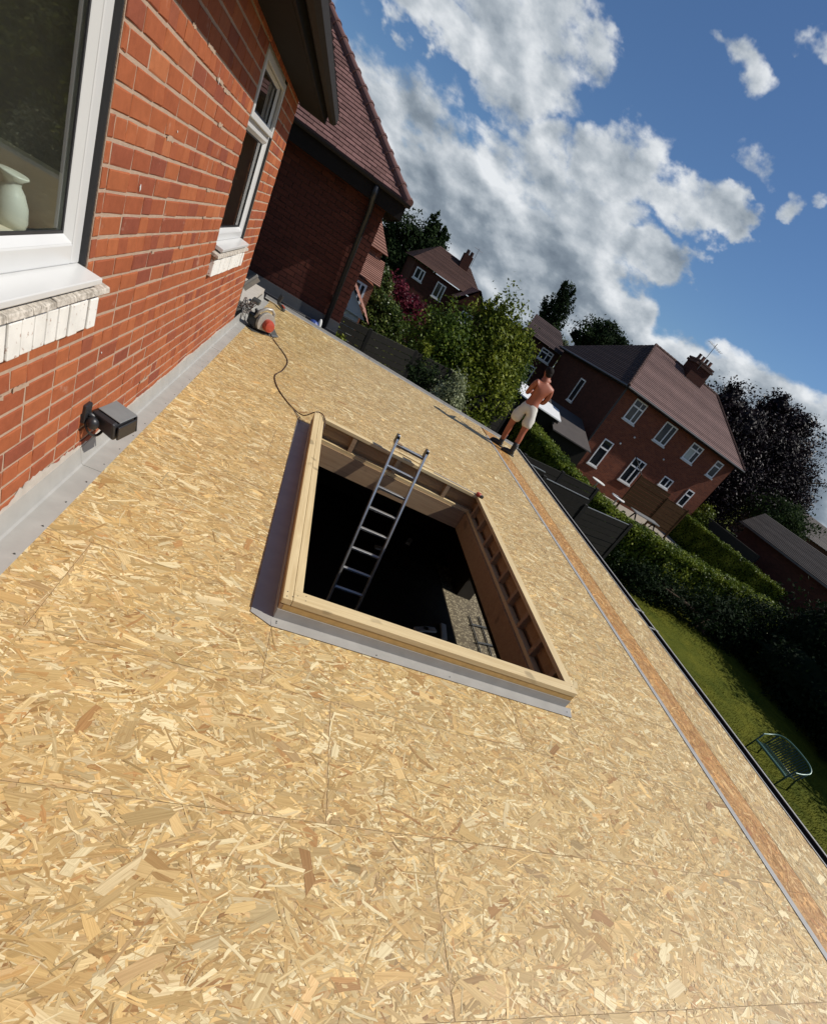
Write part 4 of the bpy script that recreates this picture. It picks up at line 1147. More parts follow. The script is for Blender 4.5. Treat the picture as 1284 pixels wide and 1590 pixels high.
def tree(name, label, cat, mt, base, ells, n, size, seed, group=None, trunk=.18, limbs=5, core=0, **k):
    t_ = thing(name, label, cat, base, group)
    r = random.Random(seed); b0 = Vector(base)
    cz_ = sum(e[0][2] for e in ells) / len(ells); cx_ = sum(e[0][0] for e in ells) / len(ells); cy_ = sum(e[0][1] for e in ells) / len(ells)
    mb = MB(); fork = b0.lerp(Vector((cx_, cy_, cz_)), .55)
    mb.tube([b0 - Vector((0, 0, .1)), b0.lerp(fork, .5), fork], [trunk, trunk * .8, trunk * .6], 7)
    for i in range(limbs):
        e = ells[i % len(ells)]; tip = Vector(e[0]) + Vector([r.uniform(-.65, .65) * q_ for q_ in e[1]])
        mid = fork.lerp(tip, .5) + Vector((r.uniform(-.1, .1), r.uniform(-.1, .1), .1)) * e[1][2]
        mb.tube([fork, mid, tip], [trunk * .45, trunk * .28, trunk * .1], 5)
    mb.build('trunk', 'bark', t_)
    leaves('crown', mt, t_, ells, n, size, seed, **k)
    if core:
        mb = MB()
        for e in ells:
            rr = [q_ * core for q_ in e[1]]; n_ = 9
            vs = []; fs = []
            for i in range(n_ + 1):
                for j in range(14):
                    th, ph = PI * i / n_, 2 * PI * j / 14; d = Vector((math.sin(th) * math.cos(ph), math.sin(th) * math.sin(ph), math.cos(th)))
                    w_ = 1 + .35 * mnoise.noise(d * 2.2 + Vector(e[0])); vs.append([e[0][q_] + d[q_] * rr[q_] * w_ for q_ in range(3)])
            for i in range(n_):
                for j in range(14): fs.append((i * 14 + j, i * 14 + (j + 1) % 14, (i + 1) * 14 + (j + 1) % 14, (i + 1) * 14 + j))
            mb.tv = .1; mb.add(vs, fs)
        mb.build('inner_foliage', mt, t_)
    return t_

# big green bushy pair behind the fence
tree('round_bush', 'rounded bright green bushy tree left of the larger one behind the fence', 'tree', 'leaf_green', (4.6, 20.8, GZ), [((4.75, 21.5, .25), (1.15, 1.2, 1.25)), ((4.3, 21.2, -.9), (1.3, 1.2, 1.3)), ((5.4, 21.5, -.2), (.9, 1, 1.2))], 17000, .085, 11, clump=.20, core=.5)
tree('broad_tree', 'large loose yellow green tree in the middle of the garden left of the man', 'tree', 'leaf_yellow', (6.9, 21.4, GZ), [((6.6, 22, 1.1), (1.2, 1.2, 1.5)), ((7.4, 22, .5), (1.1, 1.2, 1.5)), ((6.5, 21.4, -.6), (1.5, 1.4, 1.6)), ((8.0, 22.2, 1.5), (.5, .5, .7)), ((6.1, 22, 1.8), (.45, .5, .8)), ((7.9, 22, -.6), (.9, 1, 1.1))], 26000, .095, 12, clump=.20, core=.5)
tree('conifer', 'small pointed dark green conifer right of the broad green tree', 'tree', 'leaf_green', (8.5, 22.6, GZ), [((8.55, 22.6, -.2), (.62, .6, 1.6)), ((8.75, 22.6, .9), (.32, .3, .8))], 9000, .06, 13, toneshift=-.1)
tree('red_maple', 'deep crimson leaved shrub in front of the far brick house', 'shrub', 'leaf_red', (3.7, 29.5, GZ), [((3.2, 30, .15), (.85, .8, .65)), ((4.1, 30, -.1), (1.05, .9, .8)), ((4.6, 30, -.5), (.8, .8, .9)), ((2.9, 30, -.5), (.7, .7, .6))], 12000, .10, 14)
tree('variegated_shrub', 'glossy pale flecked evergreen shrub left of the bushy tree by the fence', 'shrub', 'leaf_gloss', (2.7, 24.3, GZ), [((2.3, 25, -.35), (.75, .7, .6)), ((3.0, 25, -.6), (.9, .7, .7)), ((2.4, 24.7, -1.2), (1.0, .8, .9))], 12000, .085, 15)
tree('small_olive_bush', 'small olive green bush beside the white garage at far left', 'shrub', 'leaf_gloss', (2.1, 28, GZ), [((2.25, 28.5, .45), (.55, .6, .6)), ((2.3, 28.5, -.5), (.6, .6, .8))], 5000, .09, 16)
tree('silvery_shrub', 'pale silvery leaved shrub growing against the fence just past the roof edge', 'shrub', 'leaf_pale', (4.1, 14.4, GZ), [((4.2, 14.7, -.35), (.42, .42, .48)), ((4.05, 14.6, -.95), (.42, .42, .6)), ((4.35, 14.7, -.75), (.35, .35, .5))], 7000, .048, 17, clump=.22)
tree('dark_shrub', 'dark sparse shrub against the fence left of the silvery one', 'shrub', 'leaf_dark', (3.3, 15, GZ), [((3.35, 15.3, -.45), (.5, .4, .45)), ((3.3, 15.2, -1.1), (.5, .5, .6))], 4000, .05, 18, toneshift=.1)
tree('flowering_plant', 'low plant with orange blooms in the shade below the fence near the man', 'plant', 'leaf_hedge', (5.0, 14.6, GZ), [((5.1, 14.8, -1.35), (.5, .4, .45)), ((5.5, 14.8, -1.5), (.4, .4, .5))], 4000, .05, 19, toneshift=.1)
tree('fence_climber', 'light green climber showing over the fence top behind the left posts', 'plant', 'leaf_yellow', (3.9, 19.9, GZ), [((3.95, 19.9, -.35), (.32, .3, .38))], 1800, .06, 20)
tree('corner_plant', 'small yellow flowered plant at the corner of the brick wing', 'plant', 'leaf_yellow', (.62, 11.6, GZ), [((.60, 11.5, -.15), (.14, .15, .16)), ((.55, 11.5, -1.2), (.15, .15, .9))], 1500, .035, 21)
# trees on the skyline
tree('round_oak', 'broad dark tree beside the tall one behind the far left house', 'tree', 'leaf_dark', (4.6, 50, GZ), [((4.0, 50, 3.0), (1.6, 1.5, 1.5)), ((5.3, 50, 2.6), (1.6, 1.5, 1.9)), ((3.2, 50, 1.8), (1.0, 1.2, 1.5)), ((4.6, 49, .4), (2.2, 1.5, 1.8))], 20000, .16, 22, toneshift=.1)
tree('tall_fir', 'tall layered dark tree rising above the far left house roof', 'tree', 'leaf_dark', (6.7, 50, GZ), [((6.6, 50, 3.7), (1.25, 1.2, 1.5)), ((6.1, 50, 5.2), (.5, .5, .7)), ((7.2, 50, 4.8), (.45, .5, .7)), ((6.4, 50, 2.0), (1.3, 1.2, 1.5))], 14000, .15, 23, toneshift=.12, clump=.17)
tree('poplar', 'tall narrow dark poplar standing alone on the skyline', 'tree', 'leaf_dark', (23.3, 60, GZ), [((22.9, 60, 2.6), (1.9, 1.4, 3.0)), ((23.1, 60, 5.4), (1.6, 1.3, 2.5)), ((23.0, 60, 7.8), (1.0, .9, 1.7)), ((22.0, 60, 3.6), (.9, .7, 2.0))], 22000, .17, 24, toneshift=.05, clump=.13)
tree('distant_oak', 'spreading dark oak crown showing above the dark slope of the semi detached house', 'tree', 'leaf_dark', (30.2, 60, GZ), [((30.0, 60, 6.2), (3.3, 2.5, 2.0)), ((29.3, 60, 7.6), (1.6, 1.5, 1.3)), ((31.8, 60, 7.2), (1.5, 1.5, 1.2)), ((27.4, 60, 5.6), (1.2, 1.2, .8)), ((33.0, 60, 5.8), (1.0, 1, .8))], 16000, .20, 25, clump=.16)
tree('low_willow', 'pale olive tree at the foot of the poplar', 'tree', 'leaf_pale', (24.9, 58, GZ), [((25.0, 58, 3.2), (1.0, 1, 1.1))], 3500, .15, 26, toneshift=-.35)
# copper beech
tree('copper_beech', 'huge dark purple copper beech behind the right end of the semi detached house', 'tree', 'leaf_purple', (34, 35, GZ),
     [((33.5, 35, 2.2), (6.5, 4, 4.2)), ((36.5, 35, 5.6), (3.9, 3, 3.0)), ((32.0, 35, 5.8), (3.2, 3, 2.2)), ((28.8, 34.5, 3.0), (3.2, 3, 3.4)), ((39.8, 35, 4.6), (3.0, 3, 2.6)), ((33.6, 35, 8.3), (1.3, 1.2, 1.1)), ((29.4, 35, 6.4), (1.0, 1.0, 1.5)), ((31.5, 34, -.2), (5.5, 3, 2.2)), ((41.2, 34, 3.0), (2, 2, 2.0)), ((36.6, 35, 8.3), (1.6, 1.5, 1.0))],
     120000, .145, 27, trunk=.5, limbs=14, clump=.17, shell=.45, core=.66)
tree('dark_green_tree', 'dark green tree top against the clouds right of the chimney', 'tree', 'leaf_dark', (27.0, 38, GZ), [((27.6, 38, 5.9), (1.5, 1.4, 1.3)), ((28.2, 38, 3.6), (1.6, 1.5, 2.2))], 8000, .15, 28)
tree('garden_tree', 'mid green tree growing behind the low dark tiled garage', 'tree', 'leaf_dark', (37.5, 30, GZ), [((36.8, 30, 2.2), (2.6, 2, 1.2)), ((38.3, 30, 1.4), (1.8, 1.5, 1.4))], 9000, .15, 29, toneshift=.25)
tree('yellow_shrub', 'light yellow green shrub at the right end of the semi detached house', 'shrub', 'leaf_yellow', (28.0, 27.2, GZ), [((28.0, 27.4, -.4), (.8, .7, .6)), ((27.6, 27, -1.4), (.8, .8, .9))], 4000, .10, 30)
# hedges
def hedge(label, path, w, zt, n, seed, mt='leaf_hedge', size=.07, zb=GZ, mtc=None):
    t_ = thing('hedge', label, 'hedge', (path[0][0], path[0][1], zb))
    rng = np.random.default_rng(seed); P = [np.array(p) for p in path]
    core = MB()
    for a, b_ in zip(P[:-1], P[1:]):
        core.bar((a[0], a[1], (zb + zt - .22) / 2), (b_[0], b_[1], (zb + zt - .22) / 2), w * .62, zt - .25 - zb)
    core.build('light_block', 'leaf_dark', t_)  # solid dark box added inside the leaves to block light
    seg = [np.linalg.norm(b_ - a) for a, b_ in zip(P[:-1], P[1:])]; tot = sum(seg)
    pts = []; nn = []
    for a, b_, s in zip(P[:-1], P[1:], seg):
        m_ = int(n * s / tot); u = rng.random(m_) * 1.03; d = (b_ - a) / s; q_ = np.array((-d[1], d[0]))
        side = rng.choice(3, m_, p=[.30, .30, .40])
        H = zt - zb
        v_ = np.where(side == 0, -.5, np.where(side == 1, .5, rng.uniform(-.5, .5, m_)))
        hh = np.where(side == 2, 1.0, rng.random(m_))
        bx = a[0] + (b_[0] - a[0]) * u + q_[0] * v_ * w; by = a[1] + (b_[1] - a[1]) * u + q_[1] * v_ * w
        lump = np.array([mnoise.noise(Vector((x * .9, y * .9, seed))) for x, y in zip(bx, by)])
        lump2 = np.array([mnoise.noise(Vector((x * 2.7, y * 2.7, h_ * 3 + seed))) for x, y, h_ in zip(bx, by, hh)])
        nj = rng.normal(0, .045, (m_, 3))
        x = bx + q_[0] * np.sign(v_) * lump2 * .16 * (side < 2) + nj[:, 0]; y = by + q_[1] * np.sign(v_) * lump2 * .16 * (side < 2) + nj[:, 1]
        z = zb + hh * H + (side == 2) * (lump * .10 + lump2 * .13 - np.abs(v_) ** 2 * .25) + nj[:, 2] + (rng.random(m_) < .05) * rng.random(m_) * .12
        pts.append(np.stack([x, y, z], 1))
        nn.append(np.stack([q_[0] * np.sign(v_) * (side < 2), q_[1] * np.sign(v_) * (side < 2), (side == 2) * 1.0], 1))
    Pt = np.concatenate(pts); Nn = np.concatenate(nn); m_ = len(Pt)
    nr = rng.normal(size=(m_, 3)) * .55 + Nn; nr /= np.linalg.norm(nr, axis=1)[:, None]
    a = np.cross(nr, rng.normal(size=(m_, 3))); a /= np.linalg.norm(a, axis=1)[:, None]; b_ = np.cross(nr, a)
    s = size * rng.uniform(.5, 1.4, m_)[:, None]
    V = np.stack([Pt - a * s * .8, Pt + b_ * s * .45, Pt + a * s * .8, Pt - b_ * s * .45], 1) - np.array(ORG[t_])
    me = bpy.data.meshes.new('foliage')
    me.vertices.add(m_ * 4); me.vertices.foreach_set('co', V.ravel()); me.loops.add(m_ * 4); me.loops.foreach_set('vertex_index', np.arange(m_ * 4, dtype=np.int32))
    me.polygons.add(m_); me.polygons.foreach_set('loop_start', (np.arange(m_) * 4).astype(np.int32)); me.polygons.foreach_set('loop_total', np.full(m_, 4, np.int32)); me.update(calc_edges=True)
    at = me.attributes.new('tone', 'FLOAT', 'FACE')
    pn = np.array([mnoise.noise(Vector((x * 1.6, y * 1.6, z * 1.6))) for x, y, z in Pt])
    at.data.foreach_set('value', np.clip(.45 + pn * .6 + rng.normal(0, .15, m_), 0, 1)); me.materials.append(MAT[mt])
    link('foliage', me, None, t_, ORG[t_])
    return t_
hedge('long clipped hedge running from behind the man, round to the lawn, its top sunlit', [(11.5, 25.5), (11.2, 17.5), (11.9, 14.6), (14.5, 14.1), (21.8, 14.3)], 1.05, -1.02, 78000, 41)
hedge('second clipped hedge beyond the first, running back to the brown fence panels', [(26.0, 27.0), (27.0, 23.5), (28.8, 19.3)], 1.0, -1.02, 30000, 42)
# tall dark evergreen screen beyond the lawn
tree('leylandii', 'tall black green evergreen screen on the right, shading the far side of the lawn', 'tree', 'leaf_dark', (20.5, 8.5, GZ), [((20.4, 11.0, -1.2), (1.7, 1.9, 2.2)), ((20.2, 8.0, -.4), (1.7, 2.2, 2.4)), ((19.4, 4.8, -.4), (1.7, 2.4, 2.6)), ((19.2, 2.0, -.2), (1.7, 2.2, 2.8)), ((18.5, 9.5, -1.9), (1.3, 2.5, 1.1)), ((18.2, 6.0, -1.9), (1.2, 2.5, 1.1))], 60000, .10, 43, core=.7, toneshift=-.25, clump=.16, shell=.5, zmin=GZ, limbs=10)
tree('laurel_border', 'low dark shrub border at the foot of the hedge beyond the lawn', 'shrub', 'leaf_dark', (16.5, 12, GZ), [((14.0, 13.0, -2.3), (1.8, .8, .7)), ((17.0, 12.5, -2.2), (1.8, 1.2, .9)), ((19.4, 13.0, -2.0), (1.6, 1.3, 1.1))], 16000, .08, 44, toneshift=-.15, zmin=GZ)

# ------------------------------------------------------------------ fences
def fence(label, pts, zt, zb, nslat, cat='fence', mt='fence_wood', post=.11, pmt='concrete_dark', cap='concrete_dark', step=0.):
    f_ = thing('fence', label, cat, (pts[0][0], pts[0][1], zb)); r = random.Random(len(label))
    for i, p in enumerate(pts):
        zz = zt[i] if isinstance(zt, (list, tuple)) else zt
        MB().box((p[0] - post / 2, p[1] - post / 2, zb), (p[0] + post / 2, p[1] + post / 2, zz + .06)).build('post', pmt, f_)
    for i in range(len(pts) - 1):
        a, b_ = Vector((*pts[i], 0)), Vector((*pts[i + 1], 0)); z1 = zt[i] if isinstance(zt, (list, tuple)) else zt
        d = (b_ - a).normalized(); a = a + d * post * .52; b_ = b_ - d * post * .52
        z0 = max(zb, z1 - 1.8); h = (z1 - z0) / nslat
        MB().bar(a + Vector((0, 0, z1 + .012)), b_ + Vector((0, 0, z1 + .012)), .035, .018).build('capping_rail', cap, f_)
        sl_ = None
        for k in range(nslat):
            zc = z0 + (k + .5) * h; j = r.uniform(-.008, .008)
            MB().bar(a + Vector((0, j, zc)), b_ + Vector((0, j, zc + r.uniform(-.006, .006))), .022, h * .92).build('slat', mt, f_)
    return f_
fence('long dark panel fence with concrete posts beyond the far edge of the flat roof', [(-.1, 17.0), (1.75, 17.86), (3.62, 19.35), (5.32, 20.3), (7.2, 21.05), (9.1, 22.1)], -.45, GZ, 9, cap='concrete_dark')
fence('dark panel fence stepping down in front of the hedge past the gutter', [(4.6, 10.6), (6.15, 10.75), (7.95, 11.15), (10.2, 11.85)], [-.28, -.40, -.60, -.60], GZ, 10, cap='tube_rail')
fence('short dark fence length between the roof corner and the hedge', [(5.0, 12.9), (6.65, 13.3), (8.45, 13.95), (10.3, 14.5)], -.62, GZ, 9, cap='concrete_dark')
fence('brown woven garden screen standing before the semi detached house', [(18.9, 24.0), (21.5, 24.0), (23.5, 24.1)], [-.28, -.55, -.55], GZ, 9, mt='fence_brown', pmt='fence_brown', cap='fence_brown', cat='fence', post=.09)

# ------------------------------------------------------------------ distant houses
def far_window(h_, face, u0, u1, z0, z1, off, split='v', curtain=False, sill=True, white='upvc_far'):
    """face 'x': wall along x at y=off facing -y ; face 'y': wall along y at x=off facing -x"""
    def bx(mb, a0, a1, b0, b1, d0, d1):
        if face == 'x': mb.box((a0, off - d1, b0), (a1, off - d0, b1))
        else: mb.box((off - d1, a0, b0), (off - d0, a1, b1))
        return mb
    F = .075; mb = MB()
    bx(mb, u0, u0 + F, z0, z1, .005, .05); bx(mb, u1 - F, u1, z0, z1, .005, .05); bx(mb, u0 + F, u1 - F, z0, z0 + F, .005, .05); bx(mb, u0 + F, u1 - F, z1 - F, z1, .005, .05)
    zt = z0 + (z1 - z0) * .68
    um = u0 + (u1 - u0) * .58
    if split in ('t', 'tv'): bx(mb, u0 + F, u1 - F, zt - .04, zt + .04, .005, .06)
    if split in ('v', 'tv'): bx(mb, um - .035, um + .035, z0 + F, (zt - .04 if split == 'tv' else z1 - F), .005, .055)
    if split == 'tv': bx(mb, um - .03, um + .03, zt + .04, z1 - F, .005, .052)
    w = mb.build('window', white, h_)
    if split in ('t', 'tv'):
        cells = [(u0 + F, u1 - F, z0 + F, zt - .04), (u0 + F, u1 - F, zt + .04, z1 - F)]
    elif split == 'v': cells = [(u0 + F, um - .035, z0 + F, z1 - F), (um + .035, u1 - F, z0 + F, z1 - F)]
    else: cells = [(u0 + F, u1 - F, z0 + F, z1 - F)]
    for c_ in cells:
        bx(MB(), c_[0], c_[1], c_[2], c_[3], .003, .012).build('pane', 'far_glass', w)
    if curtain: bx(MB(), u0 + F, um, z0 + F, zt - .04, .013, .016).build('blind', 'curtain', w)
    if sill: bx(MB(), u0 - .06, u1 + .06, z0 - .09, z0 - .002, .0, .09).build('sill', 'render_white', w)
    return w
def slope_tiles(mb, A, B, C, D, rows, r):
    """quad A-B eaves, D-C ridge; stepped courses"""
    A, B, C, D = map(Vector, (A, B, C, D)); nrm = (B - A).cross(D - A).normalized()
    if nrm.z < 0: nrm = -nrm
    for i in range(rows):
        t0, t1 = i / rows, (i + 1) / rows
        a, b_ = A.lerp(D, t0), B.lerp(C, t0); c, d = B.lerp(C, t1), A.lerp(D, t1)
        mb.tv = r.random()
        mb.add([a + nrm * .035, b_ + nrm * .035, c + nrm * .008, d + nrm * .008, a, b_], [(0, 1, 2, 3), (0, 4, 5, 1)])

H = thing('semi_detached_house', 'two storey red brick semi detached house with pinkish tiled hipped roof beyond the hedges', 'house', (21.5, 31, GZ))
hw = MB().box((16.45, 27.0, GZ), (26.75, 37.2, 3.02)).build('wall', 'far_brick_x', H)
MB().box((16.438, 27.0, GZ), (16.449, 37.2, 3.02)).build('side_wall', 'far_dark_y', H)  # darker brick than the front: this side's shade is in its colour
e0, e1, f0, f1, ez = 16.15, 27.1, 26.52, 37.55, 3.05
ra, rb, rz = (19.3, 32.0), (25.7, 32.0), 6.0
r = random.Random(2)
rf = MB(); slope_tiles(rf, (e0, f0, ez), (e1, f0, ez), (rb[0], rb[1], rz), (ra[0], ra[1], rz), 34, r)
slope_tiles(rf, (e1, f0, ez), (e1, f1, ez), (rb[0], rb[1], rz), (rb[0], rb[1], rz), 30, r)
slope_tiles(rf, (e1, f1, ez), (e0, f1, ez), (ra[0], ra[1], rz), (rb[0], rb[1], rz), 20, r)
roof = rf.build('roof', 'tile_house', H)
rf = MB(); slope_tiles(rf, (e0, f1, ez), (e0, f0, ez), (ra[0], ra[1], rz), (ra[0], ra[1], rz), 30, r); rf.build('roof', 'tile_dark', H, label='hipped end of the roof with its shade put into the colour')  # darker tiles stand in for the shade on this slope
hp = MB()
def hips(mb, a, b_, n, rr=.10):
    a, b_ = Vector(a), Vector(b_)
    for i in range(n):
        mb.tv = random.Random(i).random(); mb.tube([a.lerp(b_, i / n), a.lerp(b_, (i + 1.12) / n)], [rr, rr * .8], 7)
hips(hp, (e0, f0, ez + .03), (*ra, rz + .03), 18); hips(hp, (e1, f0, ez + .03), (*rb, rz + .03), 16); hips(hp, (*ra, rz + .03), (*rb, rz + .03), 18)
hp.build('ridge_tile', 'tile_brown', roof, stuff=True)
MB().box((e0 + .02, f0 + .02, ez - .16), (e1 - .02, f0 + .05, ez - .01)).box((e0 + .02, f0 + .06, ez - .16), (e0 + .05, f1, ez - .01)).build('fascia', 'fascia', H)
MB().box((e0 + .05, f0 + .06, ez - .10), (e1 - .05, 27.0, ez - .07)).box((e0 + .06, 27.0, ez - .10), (16.43, f1, ez - .07)).build('soffit', 'fascia', H)
MB().tube([(e0, f0 - .06, ez - .05), (e1, f0 - .06, ez - .05)], .065, 8).tube([(e0 - .05, f0, ez - .05), (e0 - .05, f1, ez - .05)], .065, 8).build('gutter', 'black_plastic', H)
MB().tube([(16.40, 26.9, ez - .1), (16.40, 26.94, GZ)], .055, 8).build('downpipe', 'black_plastic', H)
MB().tube([(21.2, 26.94, -.5), (19.9, 26.94, .25)], .03, 6).build('waste_pipe', 'black_plastic', H)
ch = MB().box((22.1, 31.2, 4.6), (23.6, 32.2, 6.72)).build('chimney', 'far_dark_x', H)
MB().box((22.02, 31.12, 6.55), (23.68, 32.28, 6.68)).box((22.05, 31.15, 6.72), (23.65, 32.25, 6.82)).build('corbel', 'tile_brown', ch)
for k in range(4): MB().lathe([(.13, 0), (.14, .05), (.11, .08), (.10, .30), (.13, .33), (.08, .33)], (22.33 + k * .36, 31.7, 6.82), 10).build('chimney_pot', 'tile_orange' if k % 2 else 'tile_brown', ch)
ae = MB().tube([(22.4, 31.1, 6.3), (22.4, 31.1, 8.0)], .02, 5).tube([(21.8, 31.1, 7.85), (23.1, 31.1, 7.75)], .012, 5)
for k in range(7): ae.tube([(21.85 + k * .19, 30.85, 7.84 - k * .015), (21.85 + k * .19, 31.35, 7.84 - k * .015)], .008, 4)
ae.build('aerial', 'dark_metal', ch)
MB().box((22.0, 31.12, 4.75), (22.09, 32.2, 5.6)).box((22.1, 31.10, 4.70), (23.6, 31.19, 5.55)).build('lead_flashing', 'lead_wall', ch)
for a in (('x', 17.40, 18.32, 1.60, 2.84, 27.0, 'tv'), ('x', 20.08, 21.10, 1.56, 2.80, 27.0, 'v'), ('x', 22.72, 23.72, 1.64, 2.74, 27.0, 'tv'), ('x', 25.20, 25.85, 1.64, 2.70, 27.0, 't'),
          ('x', 17.30, 18.06, -1.50, .18, 27.0, 't'), ('x', 19.92, 20.95, -1.38, .24, 27.0, 'tv'), ('x', 22.70, 23.58, -.38, .26, 27.0, 'v'), ('x', 25.0, 25.62, -.82, .38, 27.0, 't'),
          ('y', 31.55, 32.35, .58, 2.10, 16.438, 'n')):
    far_window(H, *a[:6], split=a[6], curtain=(a[1] == 22.72))
MB().tube([(18.9, 26.93, 1.05), (18.9, 26.90, 1.12)], .06, 8).tube([(18.35, 26.93, .35), (18.35, 26.90, .42)], .06, 8).tube([(21.7, 26.93, .95), (21.7, 26.90, 1.0)], .06, 8).build('alarm_box', 'render_white', H)
# rear wing with two windows
H3 = thing('rear_extension', 'brick rear block with white small paned windows left of the semi detached house', 'house', (14.8, 40, GZ))
MB().box((13.2, 37.3, GZ), (16.42, 44, 2.55)).build('wall', 'far_dark_x', H3)
rf = MB(); slope_tiles(rf, (13.0, 37.0, 2.55), (16.7, 37.0, 2.55), (16.7, 40.2, 3.9), (14.2, 40.2, 3.9), 14, r); rf.build('roof', 'tile_dark', H3)
far_window(H3, 'x', 14.9, 15.95, 1.6, 2.36, 37.3, split='tv'); far_window(H3, 'x', 14.5, 15.3, -.2, .95, 37.3, split='t')
# garden room with white sloping metal roof between tree and hedge
sh_ = thing('garden_shed', 'dark timber lean to with white sheet roof behind the man', 'shed', (11, 27, GZ))
MB().prism([(8.9, 25.2, -.10), (10.9, 24.8, -.22), (13.2, 25.1, -.28), (13.9, 27.5, -.02), (11.6, 28.2, .12), (9.6, 28.0, .22)], (0, 0, .06)).build('roof', 'metal_roof', sh_)
MB().box((9.4, 25.5, GZ), (13.3, 27.6, -.30)).build('wall', 'fence_wood', sh_)
s2 = thing('black_shed', 'black boarded shed with grey felt roof against the side of the semi detached house', 'shed', (14.6, 26, GZ))
MB().prism([(12.8, 24.6, -.75), (15.6, 24.6, -.75), (16.1, 28.5, .18), (13.4, 28.5, .18)], (0, 0, .06)).build('roof', 'tile_garage', s2)
MB().box((13.0, 25.0, GZ), (15.6, 28.3, -.80)).build('wall', 'fence_wood', s2)
# patio
struct(MB().box((16.8, 15.5, GZ + .02), (25.5, 26.99, GZ + .12)).build('patio', 'paver'))
for i, (x, y, lab) in enumerate(((17.9, 25.6, 'round white garden table close to the brick wall of the semi detached house'), (18.6, 24.0, 'small round white garden table nearer the hedge on the patio'))):
    t_ = thing('patio_table', lab, 'table', (x, y, GZ + .12)); MB().lathe([(.001, 0), (.45, 0), (.45, .04), (.001, .04)], (x, y, GZ + .85), 22).build('table_top', 'render_white', t_)
    MB().tube([(x, y, GZ + .12), (x, y, GZ + .85)], .05, 8).build('pedestal', 'tube_rail', t_)
t_ = thing('picnic_bench', 'white edged picnic bench on the patio before the brown screen', 'bench', (20.3, 23.0, GZ + .12))
MB().box((19.2, 22.6, GZ + .85), (21.2, 23.3, GZ + .90)).build('table_top', 'tube_rail', t_); MB().box((19.2, 22.1, GZ + .5), (21.2, 22.35, GZ + .54)).build('seat', 'fence_wood', t_)
for x in (19.4, 21.0):
    for y in (22.2, 23.2): MB().bar((x, y, GZ + .12), (x, 22.9, GZ + .86), .06, .06).build('leg', 'fence_wood', t_)

# far left house
L1 = thing('hipped_house', 'brown brick house with tiled hipped roof and chimney behind the bushy trees', 'house', (8, 44, GZ))
MB().box((5.0, 42.0, GZ), (10.6, 48, 2.25)).build('wall', 'far_dark_x', L1)
MB().box((8.6, 40.4, GZ), (10.8, 42.0, 1.7)).build('bay_wall', 'far_dark_x', L1)
rf = MB(); slope_tiles(rf, (4.7, 41.7, 2.3), (10.9, 41.7, 2.3), (9.2, 44.6, 3.95), (6.5, 44.6, 3.95), 22, r); slope_tiles(rf, (4.7, 48, 2.3), (4.7, 41.7, 2.3), (6.5, 44.6, 3.95), (6.5, 44.6, 3.95), 16, r)
slope_tiles(rf, (10.9, 41.7, 2.3), (10.9, 48, 2.3), (9.2, 44.6, 3.95), (9.2, 44.6, 3.95), 16, r); rf.build('roof', 'tile_brown', L1)
rf = MB(); slope_tiles(rf, (8.3, 42.5, 1.7), (8.3, 40.1, 1.7), (9.7, 40.1, 3.0), (9.7, 43.5, 3.0), 14, r); slope_tiles(rf, (11.1, 40.1, 1.7), (11.1, 43, 1.7), (9.7, 43.5, 3.0), (9.7, 40.1, 3.0), 14, r); rf.build('bay_roof', 'tile_wing', L1)
MB().prism([(8.6, 40.38, 1.6), (10.8, 40.38, 1.6), (9.7, 40.38, 2.9)], (0, .1, 0)).build('gable', 'far_brick_x', L1)
c_ = MB().box((8.25, 43.9, 3.0), (8.95, 44.6, 4.55)).build('chimney', 'far_dark_x', L1); MB().lathe([(.14, 0), (.12, .3), (.09, .3)], (8.45, 44.2, 4.55), 8).lathe([(.14, 0), (.12, .3), (.09, .3)], (8.78, 44.2, 4.55), 8).build('chimney_pot', 'tile_brown', c_)
MB().tube([(9.05, 44, 3.8), (9.05, 44, 5.3)], .02, 5).tube([(8.7, 44, 5.2), (9.4, 44, 5.2)], .015, 5).build('aerial', 'tube_rail', c_)
far_window(L1, 'x', 5.25, 5.95, 1.25, 1.98, 42.0, split='v'); far_window(L1, 'x', 7.0, 7.75, .95, 1.95, 42.0, split='v'); far_window(L1, 'x', 9.25, 10.15, .55, 1.35, 40.4, split='v'); far_window(L1, 'x', 5.4, 6.0, -.9, .1, 42.0, split='v')
# orange roofed house peeping past the wing
L2 = thing('orange_roof_house', 'sunlit orange brick and tile house glimpsed past the brick wing', 'house', (0, 26, GZ))
MB().box((-3.5, 26.0, GZ), (1.72, 30, 1.55)).build('wall', 'far_red_x', L2)
rf = MB(); slope_tiles(rf, (-3.5, 25.7, 1.5), (1.95, 25.7, 1.5), (.9, 28, 3.0), (-3.5, 28, 3.0), 16, r); slope_tiles(rf, (1.95, 25.7, 1.5), (1.95, 30.3, 1.5), (.9, 28, 3.0), (.9, 28, 3.0), 16, r); rf.build('roof', 'tile_orange', L2)
MB().box((.4, 23.6, GZ), (1.75, 26.0, .35)).build('porch_wall', 'far_red_x', L2)
rf = MB(); slope_tiles(rf, (.2, 23.4, .45), (1.95, 23.4, .45), (1.95, 26.0, 1.25), (.2, 26.0, 1.25), 14, r); rf.build('porch_roof', 'tile_orange', L2)
far_window(L2, 'x', .95, 1.5, -.5, .25, 23.6, split='v', sill=False)
L3 = thing('white_garage', 'small pale rendered garage with tiled verge just right of the brick wing', 'garage', (.8, 17.5, GZ))
MB().box((-1.5, 19.0, GZ), (1.35, 22.5, -.35)).build('wall', 'render_white', L3)
MB().prism([(-1.7, 18.9, -.35), (1.55, 18.9, -.42), (.1, 18.9, .95)], (0, .08, 0)).build('gable', 'render_white', L3)
